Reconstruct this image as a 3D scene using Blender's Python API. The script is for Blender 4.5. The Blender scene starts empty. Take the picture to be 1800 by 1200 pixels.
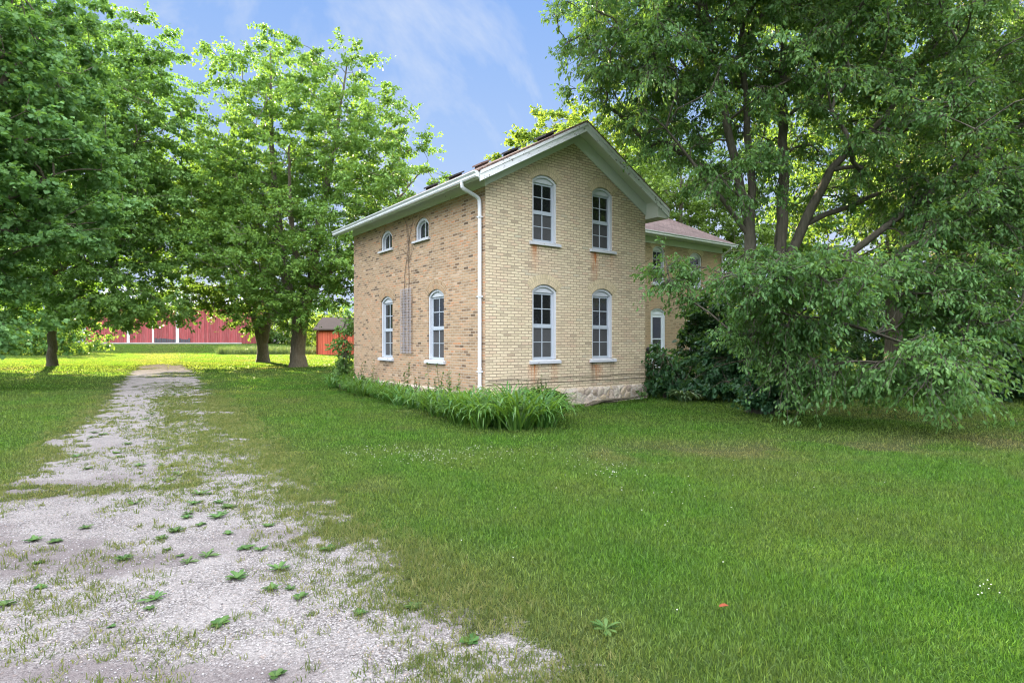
import bpy, bmesh, math, random
import numpy as np
from mathutils import Vector

R = math.radians
rnd = random.Random(7)
NP = np.random.RandomState(11)
sc = bpy.context.scene
col = sc.collection

# ------------------------------------------------------------------ helpers
def tag(o, label=None, cat=None, group=None, kind=None):
    if label: o['label'] = label
    if cat: o['category'] = cat
    if group: o['group'] = group
    if kind: o['kind'] = kind
    return o

def empty(name, loc, rz=0.0):
    o = bpy.data.objects.new(name, None)
    o.empty_display_size = 0.2
    o.location = loc; o.rotation_euler = (0, 0, rz)
    col.objects.link(o)
    return o

def link_mesh(name, me, mat, parent=None):
    o = bpy.data.objects.new(name, me)
    if mat is not None: me.materials.append(mat)
    if parent is not None: o.parent = parent
    col.objects.link(o)
    return o

def np_mesh(name, V, F, mat, parent=None, attrs=None, smooth=False, uv=None):
    """V (n,3); F (m,k) with one k; attrs name -> per point floats; uv per vertex (n,2)"""
    me = bpy.data.meshes.new(name)
    V = np.ascontiguousarray(V, dtype=np.float32); F = np.ascontiguousarray(F, dtype=np.int32)
    m, k = F.shape
    me.vertices.add(len(V)); me.vertices.foreach_set('co', V.ravel())
    me.loops.add(m * k); me.loops.foreach_set('vertex_index', F.ravel())
    me.polygons.add(m); me.polygons.foreach_set('loop_start', np.arange(0, m * k, k, dtype=np.int32))
    if smooth: me.polygons.foreach_set('use_smooth', np.ones(m, dtype=bool))
    for n, a in (attrs or {}).items():
        at = me.attributes.new(n, 'FLOAT', 'POINT')
        at.data.foreach_set('value', np.ascontiguousarray(a, dtype=np.float32))
    if uv is not None:
        l = me.uv_layers.new(name='UVMap')
        l.data.foreach_set('uv', np.ascontiguousarray(uv[F.ravel()], dtype=np.float32).ravel())
    me.update(calc_edges=True); me.validate()
    return link_mesh(name, me, mat, parent)

def bm_obj(name, bm, mat, parent=None, bevel=0.0):
    bmesh.ops.recalc_face_normals(bm, faces=bm.faces)
    if bevel:
        bmesh.ops.bevel(bm, geom=list(bm.edges), offset=bevel, segments=1, affect='EDGES', clamp_overlap=True)
    me = bpy.data.meshes.new(name); bm.to_mesh(me); bm.free()
    return link_mesh(name, me, mat, parent)

def hex8(bm, pts):
    """eight points: bottom loop then top loop"""
    v = [bm.verts.new(p) for p in pts]
    for f in ((0, 1, 2, 3), (4, 5, 6, 7), (0, 1, 5, 4), (1, 2, 6, 5), (2, 3, 7, 6), (3, 0, 4, 7)):
        bm.faces.new([v[i] for i in f])

def box(bm, x0, x1, y0, y1, z0, z1):
    hex8(bm, [(x0, y0, z0), (x1, y0, z0), (x1, y1, z0), (x0, y1, z0), (x0, y0, z1), (x1, y0, z1), (x1, y1, z1), (x0, y1, z1)])

def prism(bm, prof, p0, p1):
    """prof: list of offsets (Vector) added to p0 and p1, closed"""
    a = [bm.verts.new(Vector(p0) + Vector(q)) for q in prof]
    b = [bm.verts.new(Vector(p1) + Vector(q)) for q in prof]
    n = len(prof)
    for i in range(n): bm.faces.new((a[i], a[(i + 1) % n], b[(i + 1) % n], b[i]))
    bm.faces.new(a); bm.faces.new(b)

def tube(bm, pts, r, n=8):
    pts = [Vector(p) for p in pts]; rings = []
    for i, p in enumerate(pts):
        t = (pts[min(i + 1, len(pts) - 1)] - pts[max(i - 1, 0)]).normalized()
        ref = Vector((0.13, 0.3, 1)) if abs(t.z) < 0.8 else Vector((1, 0.2, 0))
        a = t.cross(ref).normalized(); b = t.cross(a)
        rr = r[i] if isinstance(r, (list, tuple)) else r
        rings.append([bm.verts.new(p + (a * math.cos(k * 2 * math.pi / n) + b * math.sin(k * 2 * math.pi / n)) * rr) for k in range(n)])
    for i in range(len(rings) - 1):
        for k in range(n):
            bm.faces.new((rings[i][k], rings[i][(k + 1) % n], rings[i + 1][(k + 1) % n], rings[i + 1][k]))
    bm.faces.new(rings[0]); bm.faces.new(rings[-1])

# ------------------------------------------------------------------ value noise in numpy (shared by ground and blades)
def _h(ix, iy, s):
    n = (ix * 374761393 + iy * 668265263 + s * 974711) & 0x7fffffff
    n = ((n ^ (n >> 13)) * 1274126177) & 0x7fffffff
    return ((n ^ (n >> 16)) & 0xffff) / 65535.0

def vnoise(x, y, s=0):
    x = np.asarray(x, float); y = np.asarray(y, float)
    ix = np.floor(x).astype(np.int64); iy = np.floor(y).astype(np.int64)
    fx = x - ix; fy = y - iy
    fx = fx * fx * (3 - 2 * fx); fy = fy * fy * (3 - 2 * fy)
    a = _h(ix, iy, s); b = _h(ix + 1, iy, s); c = _h(ix, iy + 1, s); d = _h(ix + 1, iy + 1, s)
    return (a * (1 - fx) + b * fx) * (1 - fy) + (c * (1 - fx) + d * fx) * fy

def fbm(x, y, s=0, o=4):
    t = 0; a = 0.5; n = 0
    for k in range(o):
        t = t + a * vnoise(x, y, s + k * 17); n += a; a *= 0.5; x = x * 2.03 + 5.1; y = y * 2.03 + 1.7
    return t / n

def sstep(a, b, x):
    t = np.clip((x - a) / (b - a), 0, 1); return t * t * (3 - 2 * t)

# ------------------------------------------------------------------ node helpers
def new_mat(name):
    m = bpy.data.materials.new(name); m.use_nodes = True
    nt = m.node_tree; nt.nodes.clear()
    out = nt.nodes.new('ShaderNodeOutputMaterial')
    b = nt.nodes.new('ShaderNodeBsdfPrincipled')
    nt.links.new(b.outputs[0], out.inputs[0])
    return m, nt, b, out

def N(nt, t, **kw):
    n = nt.nodes.new(t)
    for k, v in kw.items(): setattr(n, k, v)
    return n

def setin(nt, sock, v):
    if hasattr(v, 'is_linked') or isinstance(v, bpy.types.NodeSocket): nt.links.new(v, sock)
    else: sock.default_value = v

def math_n(nt, op, a, b=0.0, c=None, clamp=False):
    n = N(nt, 'ShaderNodeMath', operation=op); n.use_clamp = clamp
    setin(nt, n.inputs[0], a); setin(nt, n.inputs[1], b)
    if c is not None: setin(nt, n.inputs[2], c)
    return n.outputs[0]

def mixc(nt, f, a, b, blend='MIX'):
    n = N(nt, 'ShaderNodeMix', data_type='RGBA', blend_type=blend)
    setin(nt, n.inputs[0], f)
    for s, v in ((n.inputs[6], a), (n.inputs[7], b)):
        if isinstance(v, tuple): s.default_value = (*v[:3], 1)
        else: nt.links.new(v, s)
    return n.outputs[2]

def ramp(nt, f, stops, interp='LINEAR'):
    n = N(nt, 'ShaderNodeValToRGB'); cr = n.color_ramp; cr.interpolation = interp
    while len(cr.elements) < len(stops): cr.elements.new(0.5)
    for e, (p, c) in zip(cr.elements, stops):
        e.position = p; e.color = (*c, 1) if isinstance(c, tuple) else (c, c, c, 1)
    setin(nt, n.inputs[0], f)
    return n.outputs[0]

def noise(nt, vec, scale, detail=4, rough=0.55, dist=0.0):
    n = N(nt, 'ShaderNodeTexNoise'); n.inputs['Scale'].default_value = scale
    n.inputs['Detail'].default_value = detail; n.inputs['Roughness'].default_value = rough
    n.inputs['Distortion'].default_value = dist
    if vec is not None: nt.links.new(vec, n.inputs['Vector'])
    return n.outputs['Fac']

def mapping(nt, vec, scale=(1, 1, 1), loc=(0, 0, 0)):
    n = N(nt, 'ShaderNodeMapping'); n.inputs['Scale'].default_value = scale; n.inputs['Location'].default_value = loc
    nt.links.new(vec, n.inputs['Vector']); return n.outputs[0]

def bump(nt, h, strength, dist, b):
    n = N(nt, 'ShaderNodeBump'); n.inputs['Strength'].default_value = strength; n.inputs['Distance'].default_value = dist
    nt.links.new(h, n.inputs['Height']); nt.links.new(n.outputs[0], b.inputs['Normal'])

def attr(nt, name):
    n = N(nt, 'ShaderNodeAttribute'); n.attribute_name = name; return n.outputs['Fac']

def coords(nt, which='Object'):
    return N(nt, 'ShaderNodeTexCoord').outputs[which]

# ------------------------------------------------------------------ materials
def leaf_mat(name, dark, mid, light, trans, tf=0.4, rough=0.5, spec=0.2):
    m, nt, b, out = new_mat(name)
    r = attr(nt, 'rnd')
    c = ramp(nt, r, [(0.0, dark), (0.5, mid), (1.0, light)])
    big = noise(nt, coords(nt), 0.35, 2)
    v = math_n(nt, 'MULTIPLY_ADD', big, 0.9, 0.55)
    oi = N(nt, 'ShaderNodeObjectInfo').outputs['Random']
    v = math_n(nt, 'MULTIPLY', v, math_n(nt, 'MULTIPLY_ADD', oi, 0.4, 0.8))
    h = N(nt, 'ShaderNodeHueSaturation'); nt.links.new(math_n(nt, 'MULTIPLY_ADD', oi, 0.03, 0.487), h.inputs['Hue'])
    nt.links.new(v, h.inputs['Value']); nt.links.new(c, h.inputs['Color'])
    nt.links.new(h.outputs[0], b.inputs['Base Color'])
    b.inputs['Roughness'].default_value = rough; b.inputs['Specular IOR Level'].default_value = spec
    t = N(nt, 'ShaderNodeBsdfTranslucent')
    tc = mixc(nt, r, tuple(x * 0.75 for x in trans), tuple(min(1, x * 1.2) for x in trans))
    nt.links.new(tc, t.inputs['Color'])
    mx = N(nt, 'ShaderNodeMixShader'); mx.inputs[0].default_value = tf
    nt.links.new(b.outputs[0], mx.inputs[1]); nt.links.new(t.outputs[0], mx.inputs[2])
    nt.links.new(mx.outputs[0], out.inputs[0])
    return m

def bark_mat(name, dark, light, vs=6.0):
    m, nt, b, out = new_mat(name)
    co = coords(nt)
    n1 = noise(nt, mapping(nt, co, (vs * 2, vs * 2, vs * 0.35)), 1.5, 6, 0.65, 0.6)
    n2 = noise(nt, co, 1.3, 3)
    c = ramp(nt, n1, [(0.3, dark), (0.7, light)])
    c = mixc(nt, math_n(nt, 'MULTIPLY', n2, 0.5), c, (0.09, 0.10, 0.06))
    nt.links.new(c, b.inputs['Base Color']); b.inputs['Roughness'].default_value = 0.9
    b.inputs['Specular IOR Level'].default_value = 0.2
    bump(nt, n1, 0.9, 0.03, b)
    return m

def plain(name, c, rough=0.6, spec=0.4, var=0.15, scale=6.0, bump_s=0.0):
    m, nt, b, out = new_mat(name)
    co = coords(nt); n = noise(nt, co, scale, 5)
    cc = mixc(nt, n, tuple(x * (1 - var) for x in c), tuple(min(1, x * (1 + var)) for x in c))
    nt.links.new(cc, b.inputs['Base Color']); b.inputs['Roughness'].default_value = rough
    b.inputs['Specular IOR Level'].default_value = spec
    if bump_s: bump(nt, noise(nt, co, scale * 8, 3), bump_s, 0.01, b)
    return m

def brick_mat(name, stops, mortar, stains=(), bw=0.205, rh=0.066, mort=0.007, patch=None, patch_amt=0.4, cluster=0.2):
    """bricks laid in UV metres; each brick picks its own colour"""
    m, nt, b, out = new_mat(name)
    uv = N(nt, 'ShaderNodeUVMap').outputs[0]
    wob = N(nt, 'ShaderNodeTexNoise'); wob.inputs['Scale'].default_value = 9; wob.inputs['Detail'].default_value = 2
    nt.links.new(uv, wob.inputs['Vector'])
    off = N(nt, 'ShaderNodeVectorMath', operation='SUBTRACT'); nt.links.new(wob.outputs['Color'], off.inputs[0]); off.inputs[1].default_value = (0.5, 0.5, 0.5)
    sc_ = N(nt, 'ShaderNodeVectorMath', operation='SCALE'); nt.links.new(off.outputs[0], sc_.inputs[0]); sc_.inputs['Scale'].default_value = 0.016
    ad = N(nt, 'ShaderNodeVectorMath', operation='ADD'); nt.links.new(uv, ad.inputs[0]); nt.links.new(sc_.outputs[0], ad.inputs[1])
    br = N(nt, 'ShaderNodeTexBrick'); br.offset = 0.5; br.offset_frequency = 2; br.squash = 1
    nt.links.new(ad.outputs[0], br.inputs['Vector']); br.inputs['Scale'].default_value = 1
    br.inputs['Mortar Size'].default_value = mort; br.inputs['Mortar Smooth'].default_value = 0.25
    br.inputs['Brick Width'].default_value = bw; br.inputs['Row Height'].default_value = rh
    sep = N(nt, 'ShaderNodeSeparateXYZ'); nt.links.new(ad.outputs[0], sep.inputs[0])
    row = math_n(nt, 'FLOOR', math_n(nt, 'DIVIDE', sep.outputs[1], rh))
    odd = math_n(nt, 'FLOORED_MODULO', row, 2.0)
    cx = math_n(nt, 'FLOOR', math_n(nt, 'DIVIDE', math_n(nt, 'SUBTRACT', sep.outputs[0], math_n(nt, 'MULTIPLY', math_n(nt, 'SUBTRACT', 1.0, odd), bw * -0.5)), bw))
    cmb = N(nt, 'ShaderNodeCombineXYZ'); nt.links.new(cx, cmb.inputs[0]); nt.links.new(row, cmb.inputs[1])
    wn = N(nt, 'ShaderNodeTexWhiteNoise', noise_dimensions='2D'); nt.links.new(cmb.outputs[0], wn.inputs['Vector'])
    val = math_n(nt, 'ADD', wn.outputs['Value'], math_n(nt, 'MULTIPLY', math_n(nt, 'SUBTRACT', noise(nt, uv, 1.4, 4, 0.6), 0.48), cluster))
    c = ramp(nt, val, stops)
    if patch:
        pn = noise(nt, uv, 0.9, 4, 0.6)
        pf = math_n(nt, 'MULTIPLY', ramp(nt, pn, [(0.45, 0.0), (0.7, 1.0)]), patch_amt)
        c = mixc(nt, pf, c, patch)
    fine = noise(nt, uv, 55, 4, 0.7)
    c = mixc(nt, 1.0, c, ramp(nt, fine, [(0.2, 0.72), (0.8, 1.22)]), 'MULTIPLY')
    mn = noise(nt, uv, 3.0, 3)
    mc = mixc(nt, mn, tuple(x * 0.75 for x in mortar), mortar)
    # worn joints: some mortar is washed out and dirty
    c = mixc(nt, br.outputs['Fac'], c, mc)
    sp = N(nt, 'ShaderNodeSeparateXYZ'); nt.links.new(uv, sp.inputs[0])
    for (sx, st, w, hgt, colr, amt) in stains:
        streak = noise(nt, mapping(nt, uv, (22, 2.2, 1), (sx * 3.1, st, 0)), 1.0, 4, 0.65)
        dx = math_n(nt, 'DIVIDE', math_n(nt, 'ABSOLUTE', math_n(nt, 'SUBTRACT', sp.outputs[0], sx)), w)
        fx = math_n(nt, 'SUBTRACT', 1.0, dx, clamp=True)
        dz = math_n(nt, 'DIVIDE', math_n(nt, 'SUBTRACT', st, sp.outputs[1]), hgt)
        inside = math_n(nt, 'GREATER_THAN', dz, 0.0)
        fz = math_n(nt, 'MULTIPLY', math_n(nt, 'SUBTRACT', 1.0, dz, clamp=True), inside)
        f = math_n(nt, 'MULTIPLY', math_n(nt, 'MULTIPLY', fx, fz), ramp(nt, streak, [(0.35, 0.0), (0.62, 1.0)]))
        c = mixc(nt, math_n(nt, 'MULTIPLY', f, amt * 1.6, clamp=True), c, colr)
    nt.links.new(c, b.inputs['Base Color']); b.inputs['Roughness'].default_value = 0.9
    b.inputs['Specular IOR Level'].default_value = 0.2
    hh = math_n(nt, 'SUBTRACT', math_n(nt, 'MULTIPLY', fine, 0.4), br.outputs['Fac'])
    bump(nt, hh, 0.6, 0.008, b)
    return m

RUST = (0.42, 0.15, 0.05); GRIME = (0.10, 0.08, 0.055)
gable_stains = [(1.42, 3.93, 0.14, 0.75, RUST, 0.8), (3.42, 3.93, 0.17, 1.0, RUST, 0.95), (4.05, 3.9, 0.1, 0.4, RUST, 0.4),
                (1.40, 1.06, 0.22, 0.75, RUST, 0.75), (2.05, 1.06, 0.2, 0.6, RUST, 0.5), (3.35, 1.06, 0.15, 0.75, GRIME, 0.85),
                (3.5, 1.0, 0.25, 0.5, RUST, 0.7), (4.05, 1.06, 0.13, 0.45, GRIME, 0.4)]
M = {}
M['gable'] = brick_mat('cream_brick', [(0.0, (0.38, 0.31, 0.22)), (0.03, (0.49, 0.41, 0.29)), (0.3, (0.60, 0.505, 0.35)), (0.6, (0.66, 0.565, 0.40)),
        (0.85, (0.60, 0.50, 0.345)), (0.95, (0.57, 0.43, 0.31)), (1.0, (0.51, 0.47, 0.35))], (0.31, 0.25, 0.18), gable_stains, mort=0.0095, patch=(0.60, 0.43, 0.31), patch_amt=0.5)
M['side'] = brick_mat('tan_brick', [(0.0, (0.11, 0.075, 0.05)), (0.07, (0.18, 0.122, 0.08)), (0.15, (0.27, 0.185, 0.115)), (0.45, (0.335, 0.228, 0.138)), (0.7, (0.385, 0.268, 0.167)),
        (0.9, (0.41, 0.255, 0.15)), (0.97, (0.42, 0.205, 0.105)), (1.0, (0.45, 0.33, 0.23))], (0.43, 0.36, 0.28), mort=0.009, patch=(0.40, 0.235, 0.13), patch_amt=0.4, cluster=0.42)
M['wingwall'] = brick_mat('wing_brick', [(0.0, (0.23, 0.17, 0.10)), (0.2, (0.34, 0.265, 0.165)), (0.6, (0.40, 0.32, 0.205)), (1.0, (0.38, 0.275, 0.175))], (0.26, 0.215, 0.15),
        [(13.9, 4.0, 0.25, 1.1, RUST, 0.6), (15.6, 4.0, 0.5, 0.7, GRIME, 0.5)], patch=(0.5, 0.32, 0.18))
ARCH = [(0.0, (0.42, 0.34, 0.22)), (0.3, (0.53, 0.435, 0.285)), (0.7, (0.58, 0.48, 0.32)), (1.0, (0.50, 0.41, 0.28))]
M['arch'] = brick_mat('arch_brick', ARCH, (0.40, 0.34, 0.24), bw=0.066, rh=0.125, mort=0.006)
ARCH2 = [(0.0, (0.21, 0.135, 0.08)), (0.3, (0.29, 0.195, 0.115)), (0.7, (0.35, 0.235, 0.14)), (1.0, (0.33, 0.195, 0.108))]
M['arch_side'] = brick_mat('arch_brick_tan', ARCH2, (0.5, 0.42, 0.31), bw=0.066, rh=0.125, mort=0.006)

def stone_mat():
    m, nt, b, out = new_mat('rubble_stone')
    uv = N(nt, 'ShaderNodeUVMap').outputs[0]
    w = N(nt, 'ShaderNodeTexNoise'); w.inputs['Scale'].default_value = 7; nt.links.new(uv, w.inputs['Vector'])
    v1 = mixc(nt, 0.12, uv, w.outputs['Color'])
    vo = N(nt, 'ShaderNodeTexVoronoi'); vo.inputs['Scale'].default_value = 6.0; nt.links.new(v1, vo.inputs['Vector'])
    ve = N(nt, 'ShaderNodeTexVoronoi', feature='DISTANCE_TO_EDGE'); ve.inputs['Scale'].default_value = 6.0; nt.links.new(v1, ve.inputs['Vector'])
    s = N(nt, 'ShaderNodeSeparateColor'); nt.links.new(vo.outputs['Color'], s.inputs[0])
    c = ramp(nt, s.outputs[0], [(0.0, (0.30, 0.24, 0.18)), (0.3, (0.52, 0.46, 0.37)), (0.55, (0.50, 0.41, 0.33)), (0.8, (0.46, 0.36, 0.22)), (1.0, (0.58, 0.54, 0.49))])
    f = noise(nt, uv, 30, 5, 0.7)
    c = mixc(nt, 1.0, c, ramp(nt, f, [(0.2, 0.6), (0.8, 1.2)]), 'MULTIPLY')
    edge = ramp(nt, ve.outputs['Distance'], [(0.0, 1.0), (0.10, 0.0)])
    pale = noise(nt, uv, 2.5, 3)
    c = mixc(nt, edge, c, mixc(nt, ramp(nt, pale, [(0.4, 0.0), (0.6, 1.0)]), (0.17, 0.13, 0.11), (0.52, 0.47, 0.42)))
    nt.links.new(c, b.inputs['Base Color']); b.inputs['Roughness'].default_value = 0.95
    bump(nt, math_n(nt, 'ADD', ve.outputs['Distance'], math_n(nt, 'MULTIPLY', f, 0.15)), 1.0, 0.06, b)
    return m
M['stone'] = stone_mat()

def paint_mat(name, c, peel=(0.22, 0.2, 0.18), amt=0.5, sc_=(3, 3, 3)):
    m, nt, b, out = new_mat(name)
    co = coords(nt)
    n1 = noise(nt, mapping(nt, co, sc_), 3.0, 7, 0.7)
    n2 = noise(nt, co, 1.2, 4)
    n3 = noise(nt, co, 14, 4)
    base = mixc(nt, n2, tuple(x * 0.85 for x in c), c)
    base = mixc(nt, math_n(nt, 'MULTIPLY', n3, 0.25), base, tuple(x * 0.7 for x in c))
    f = ramp(nt, n1, [(0.70 - 0.12 * amt, 0.0), (0.74 - 0.12 * amt, 1.0)])
    cc = mixc(nt, f, base, peel)
    nt.links.new(cc, b.inputs['Base Color']); b.inputs['Roughness'].default_value = 0.6
    b.inputs['Specular IOR Level'].default_value = 0.3
    bump(nt, math_n(nt, 'MULTIPLY', f, -1.0), 0.4, 0.004, b)
    return m
M['trim'] = paint_mat('white_trim_paint', (0.66, 0.68, 0.70), amt=0.0)
M['rake'] = paint_mat('peeling_rake_paint', (0.74, 0.76, 0.79), (0.12, 0.10, 0.10), amt=1.0)
M['frieze'] = paint_mat('grey_frieze_paint', (0.66, 0.70, 0.66), (0.2, 0.2, 0.18), amt=0.3)
M['soffit'] = paint_mat('grey_soffit_paint', (0.64, 0.66, 0.60), (0.2, 0.2, 0.18), amt=0.2)
M['window'] = paint_mat('window_paint', (0.55, 0.58, 0.63), (0.4, 0.38, 0.36), amt=-0.3)
M['sash'] = paint_mat('sash_paint', (0.42, 0.47, 0.53), (0.25, 0.25, 0.25), amt=-0.3)
M['sill'] = paint_mat('sill_paint', (0.54, 0.56, 0.60), (0.24, 0.22, 0.21), amt=0.8)
M['gutter'] = plain('gutter_metal', (0.58, 0.61, 0.64), 0.45, 0.5, 0.12, 3)
M['downspout'] = paint_mat('downspout_paint', (0.64, 0.66, 0.69), (0.35, 0.30, 0.26), amt=0.35)

def glass_mat():
    m, nt, b, out = new_mat('dark_window_glass')
    co = coords(nt)
    w = noise(nt, co, 5.0, 2)
    b.inputs['Base Color'].default_value = (0.012, 0.014, 0.015, 1)
    b.inputs['Roughness'].default_value = 0.03; b.inputs['Specular IOR Level'].default_value = 0.5
    bump(nt, w, 0.15, 0.02, b)
    return m
M['glass'] = glass_mat()
def screen_mat():
    m, nt, b, out = new_mat('window_screen_mesh')
    co = coords(nt)
    n = noise(nt, co, 2.0, 3); f = noise(nt, co, 260, 1)
    c = mixc(nt, n, (0.050, 0.051, 0.053), (0.085, 0.086, 0.089))
    c = mixc(nt, 1.0, c, ramp(nt, f, [(0.3, 0.7), (0.7, 1.3)]), 'MULTIPLY')
    nt.links.new(c, b.inputs['Base Color']); b.inputs['Roughness'].default_value = 0.7; b.inputs['Specular IOR Level'].default_value = 0.1
    return m
M['screen'] = screen_mat()

def shingle_mat(name, a, c2):
    m, nt, b, out = new_mat(name)
    uv = N(nt, 'ShaderNodeUVMap').outputs[0]
    br = N(nt, 'ShaderNodeTexBrick'); br.offset = 0.5
    nt.links.new(uv, br.inputs['Vector']); br.inputs['Scale'].default_value = 1
    br.inputs['Brick Width'].default_value = 0.3; br.inputs['Row Height'].default_value = 0.14
    br.inputs['Mortar Size'].default_value = 0.008; br.inputs['Mortar'].default_value = (*[x * 0.35 for x in a], 1)
    br.inputs['Color1'].default_value = (*a, 1); br.inputs['Color2'].default_value = (*c2, 1)
    n = noise(nt, uv, 1.2, 4); f = noise(nt, uv, 90, 3)
    c = mixc(nt, 1.0, br.outputs['Color'], ramp(nt, n, [(0.3, 0.75), (0.7, 1.2)]), 'MULTIPLY')
    c = mixc(nt, 1.0, c, ramp(nt, f, [(0.3, 0.7), (0.7, 1.25)]), 'MULTIPLY')
    nt.links.new(c, b.inputs['Base Color']); b.inputs['Roughness'].default_value = 0.95; b.inputs['Specular IOR Level'].default_value = 0.2
    bump(nt, math_n(nt, 'MULTIPLY', br.outputs['Fac'], -1.0), 0.6, 0.01, b)
    return m
M['shingle'] = shingle_mat('brown_shingles', (0.13, 0.09, 0.08), (0.20, 0.14, 0.12))
M['shingle_red'] = shingle_mat('reddish_shingles', (0.088, 0.062, 0.059), (0.122, 0.088, 0.084))
M['vent'] = plain('vent_metal', (0.035, 0.03, 0.032), 0.6, 0.3, 0.3)
M['vent_rust'] = plain('vent_metal_faded', (0.16, 0.10, 0.09), 0.7, 0.3, 0.3)
M['door'] = plain('door_paint', (0.62, 0.68, 0.74), 0.5, 0.4, 0.08)
M['black'] = plain('black_cable', (0.03, 0.028, 0.026), 0.7, 0.3)
M['lattice'] = plain('weathered_lattice', (0.33, 0.31, 0.32), 0.8, 0.2, 0.3, 9)
M['vine'] = plain('dry_vine', (0.17, 0.13, 0.10), 0.9, 0.1, 0.3)
M['metal'] = plain('dull_metal', (0.25, 0.25, 0.26), 0.5, 0.5)

def board_mat(name, c, wash, bw=0.22):
    m, nt, b, out = new_mat(name)
    uv = N(nt, 'ShaderNodeUVMap').outputs[0]
    sp = N(nt, 'ShaderNodeSeparateXYZ'); nt.links.new(uv, sp.inputs[0])
    u = math_n(nt, 'DIVIDE', sp.outputs[0], bw)
    cell = math_n(nt, 'FLOOR', u); fr = math_n(nt, 'FRACT', u)
    wn = N(nt, 'ShaderNodeTexWhiteNoise', noise_dimensions='1D'); nt.links.new(cell, wn.inputs['W'])
    st = noise(nt, mapping(nt, uv, (14, 0.7, 1)), 1.0, 6, 0.7)
    cc = mixc(nt, wn.outputs['Value'], tuple(x * 0.72 for x in c), tuple(min(1, x * 1.2) for x in c))
    cc = mixc(nt, math_n(nt, 'MULTIPLY', ramp(nt, st, [(0.45, 0.0), (0.75, 1.0)]), 0.55), cc, wash)
    gap = math_n(nt, 'LESS_THAN', fr, 0.07)
    cc = mixc(nt, gap, cc, tuple(x * 0.25 for x in c))
    nt.links.new(cc, b.inputs['Base Color']); b.inputs['Roughness'].default_value = 0.85; b.inputs['Specular IOR Level'].default_value = 0.2
    bump(nt, math_n(nt, 'MULTIPLY', gap, -1.0), 0.6, 0.02, b)
    return m
M['barn'] = board_mat('barn_red_boards', (0.27, 0.055, 0.058), (0.36, 0.20, 0.20), 0.28)
M['shed'] = board_mat('shed_red_boards', (0.52, 0.10, 0.06), (0.60, 0.26, 0.18), 0.24)  # boards lightened towards orange: grazing sunlight is put into the colour
M['barnroof'] = plain('grey_metal_roof', (0.36, 0.37, 0.39), 0.5, 0.4, 0.15, 1.0)
M['shedroof'] = plain('brown_shed_roof', (0.05, 0.036, 0.028), 0.8, 0.3, 0.3)
M['stonebase'] = plain('grey_barn_footing', (0.33, 0.31, 0.30), 0.9, 0.2, 0.3, 2)
M['greyboards'] = board_mat('grey_boards', (0.30, 0.30, 0.34), (0.4, 0.4, 0.42))

# foliage
M['maple'] = leaf_mat('maple_leaves', (0.075, 0.150, 0.032), (0.128, 0.228, 0.048), (0.195, 0.30, 0.066), (0.17, 0.29, 0.035), 0.38)
M['maple_dark'] = leaf_mat('dark_maple_leaves', (0.080, 0.170, 0.048), (0.135, 0.250, 0.068), (0.20, 0.325, 0.095), (0.16, 0.30, 0.035), 0.38)
M['maple_near'] = leaf_mat('near_maple_leaves', (0.065, 0.165, 0.055), (0.115, 0.255, 0.085), (0.185, 0.335, 0.115), (0.22, 0.40, 0.06), 0.38)
M['gold'] = leaf_mat('sunny_leaves', (0.08, 0.15, 0.018), (0.14, 0.23, 0.025), (0.20, 0.30, 0.035), (0.22, 0.30, 0.03), 0.38)
M['box'] = leaf_mat('broad_leaves', (0.046, 0.125, 0.040), (0.086, 0.200, 0.060), (0.15, 0.285, 0.085), (0.20, 0.34, 0.04), 0.38, 0.42, 0.22)
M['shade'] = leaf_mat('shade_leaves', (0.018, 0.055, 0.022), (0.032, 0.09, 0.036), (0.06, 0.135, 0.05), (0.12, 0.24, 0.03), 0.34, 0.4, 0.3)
M['bush'] = leaf_mat('bush_leaves', (0.03, 0.08, 0.02), (0.058, 0.13, 0.03), (0.10, 0.19, 0.045), (0.18, 0.28, 0.03), 0.40)
M['spruce'] = leaf_mat('spruce_needles', (0.02, 0.05, 0.02), (0.035, 0.075, 0.03), (0.06, 0.10, 0.04), (0.10, 0.16, 0.03), 0.25, 0.6, 0.2)
M['pine'] = leaf_mat('pine_needles', (0.07, 0.08, 0.02), (0.13, 0.14, 0.035), (0.2, 0.19, 0.06), (0.4, 0.34, 0.08), 0.35, 0.6, 0.2)
M['lily'] = leaf_mat('daylily_leaves', (0.026, 0.085, 0.018), (0.052, 0.145, 0.028), (0.12, 0.235, 0.055), (0.20, 0.36, 0.03), 0.35, 0.4, 0.4)
M['weed'] = leaf_mat('weed_leaves', (0.030, 0.072, 0.018), (0.052, 0.110, 0.027), (0.09, 0.155, 0.042), (0.12, 0.2, 0.025), 0.3)
M['hosta'] = leaf_mat('hosta_leaves', (0.07, 0.15, 0.06), (0.13, 0.22, 0.10), (0.30, 0.36, 0.22), (0.2, 0.3, 0.06), 0.3)
M['bark'] = bark_mat('maple_bark', (0.05, 0.04, 0.03), (0.16, 0.13, 0.10))
M['bark_grey'] = bark_mat('grey_bark', (0.035, 0.03, 0.025), (0.125, 0.105, 0.085))
M['deadwood'] = bark_mat('dead_wood', (0.07, 0.052, 0.045), (0.19, 0.15, 0.13))

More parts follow.
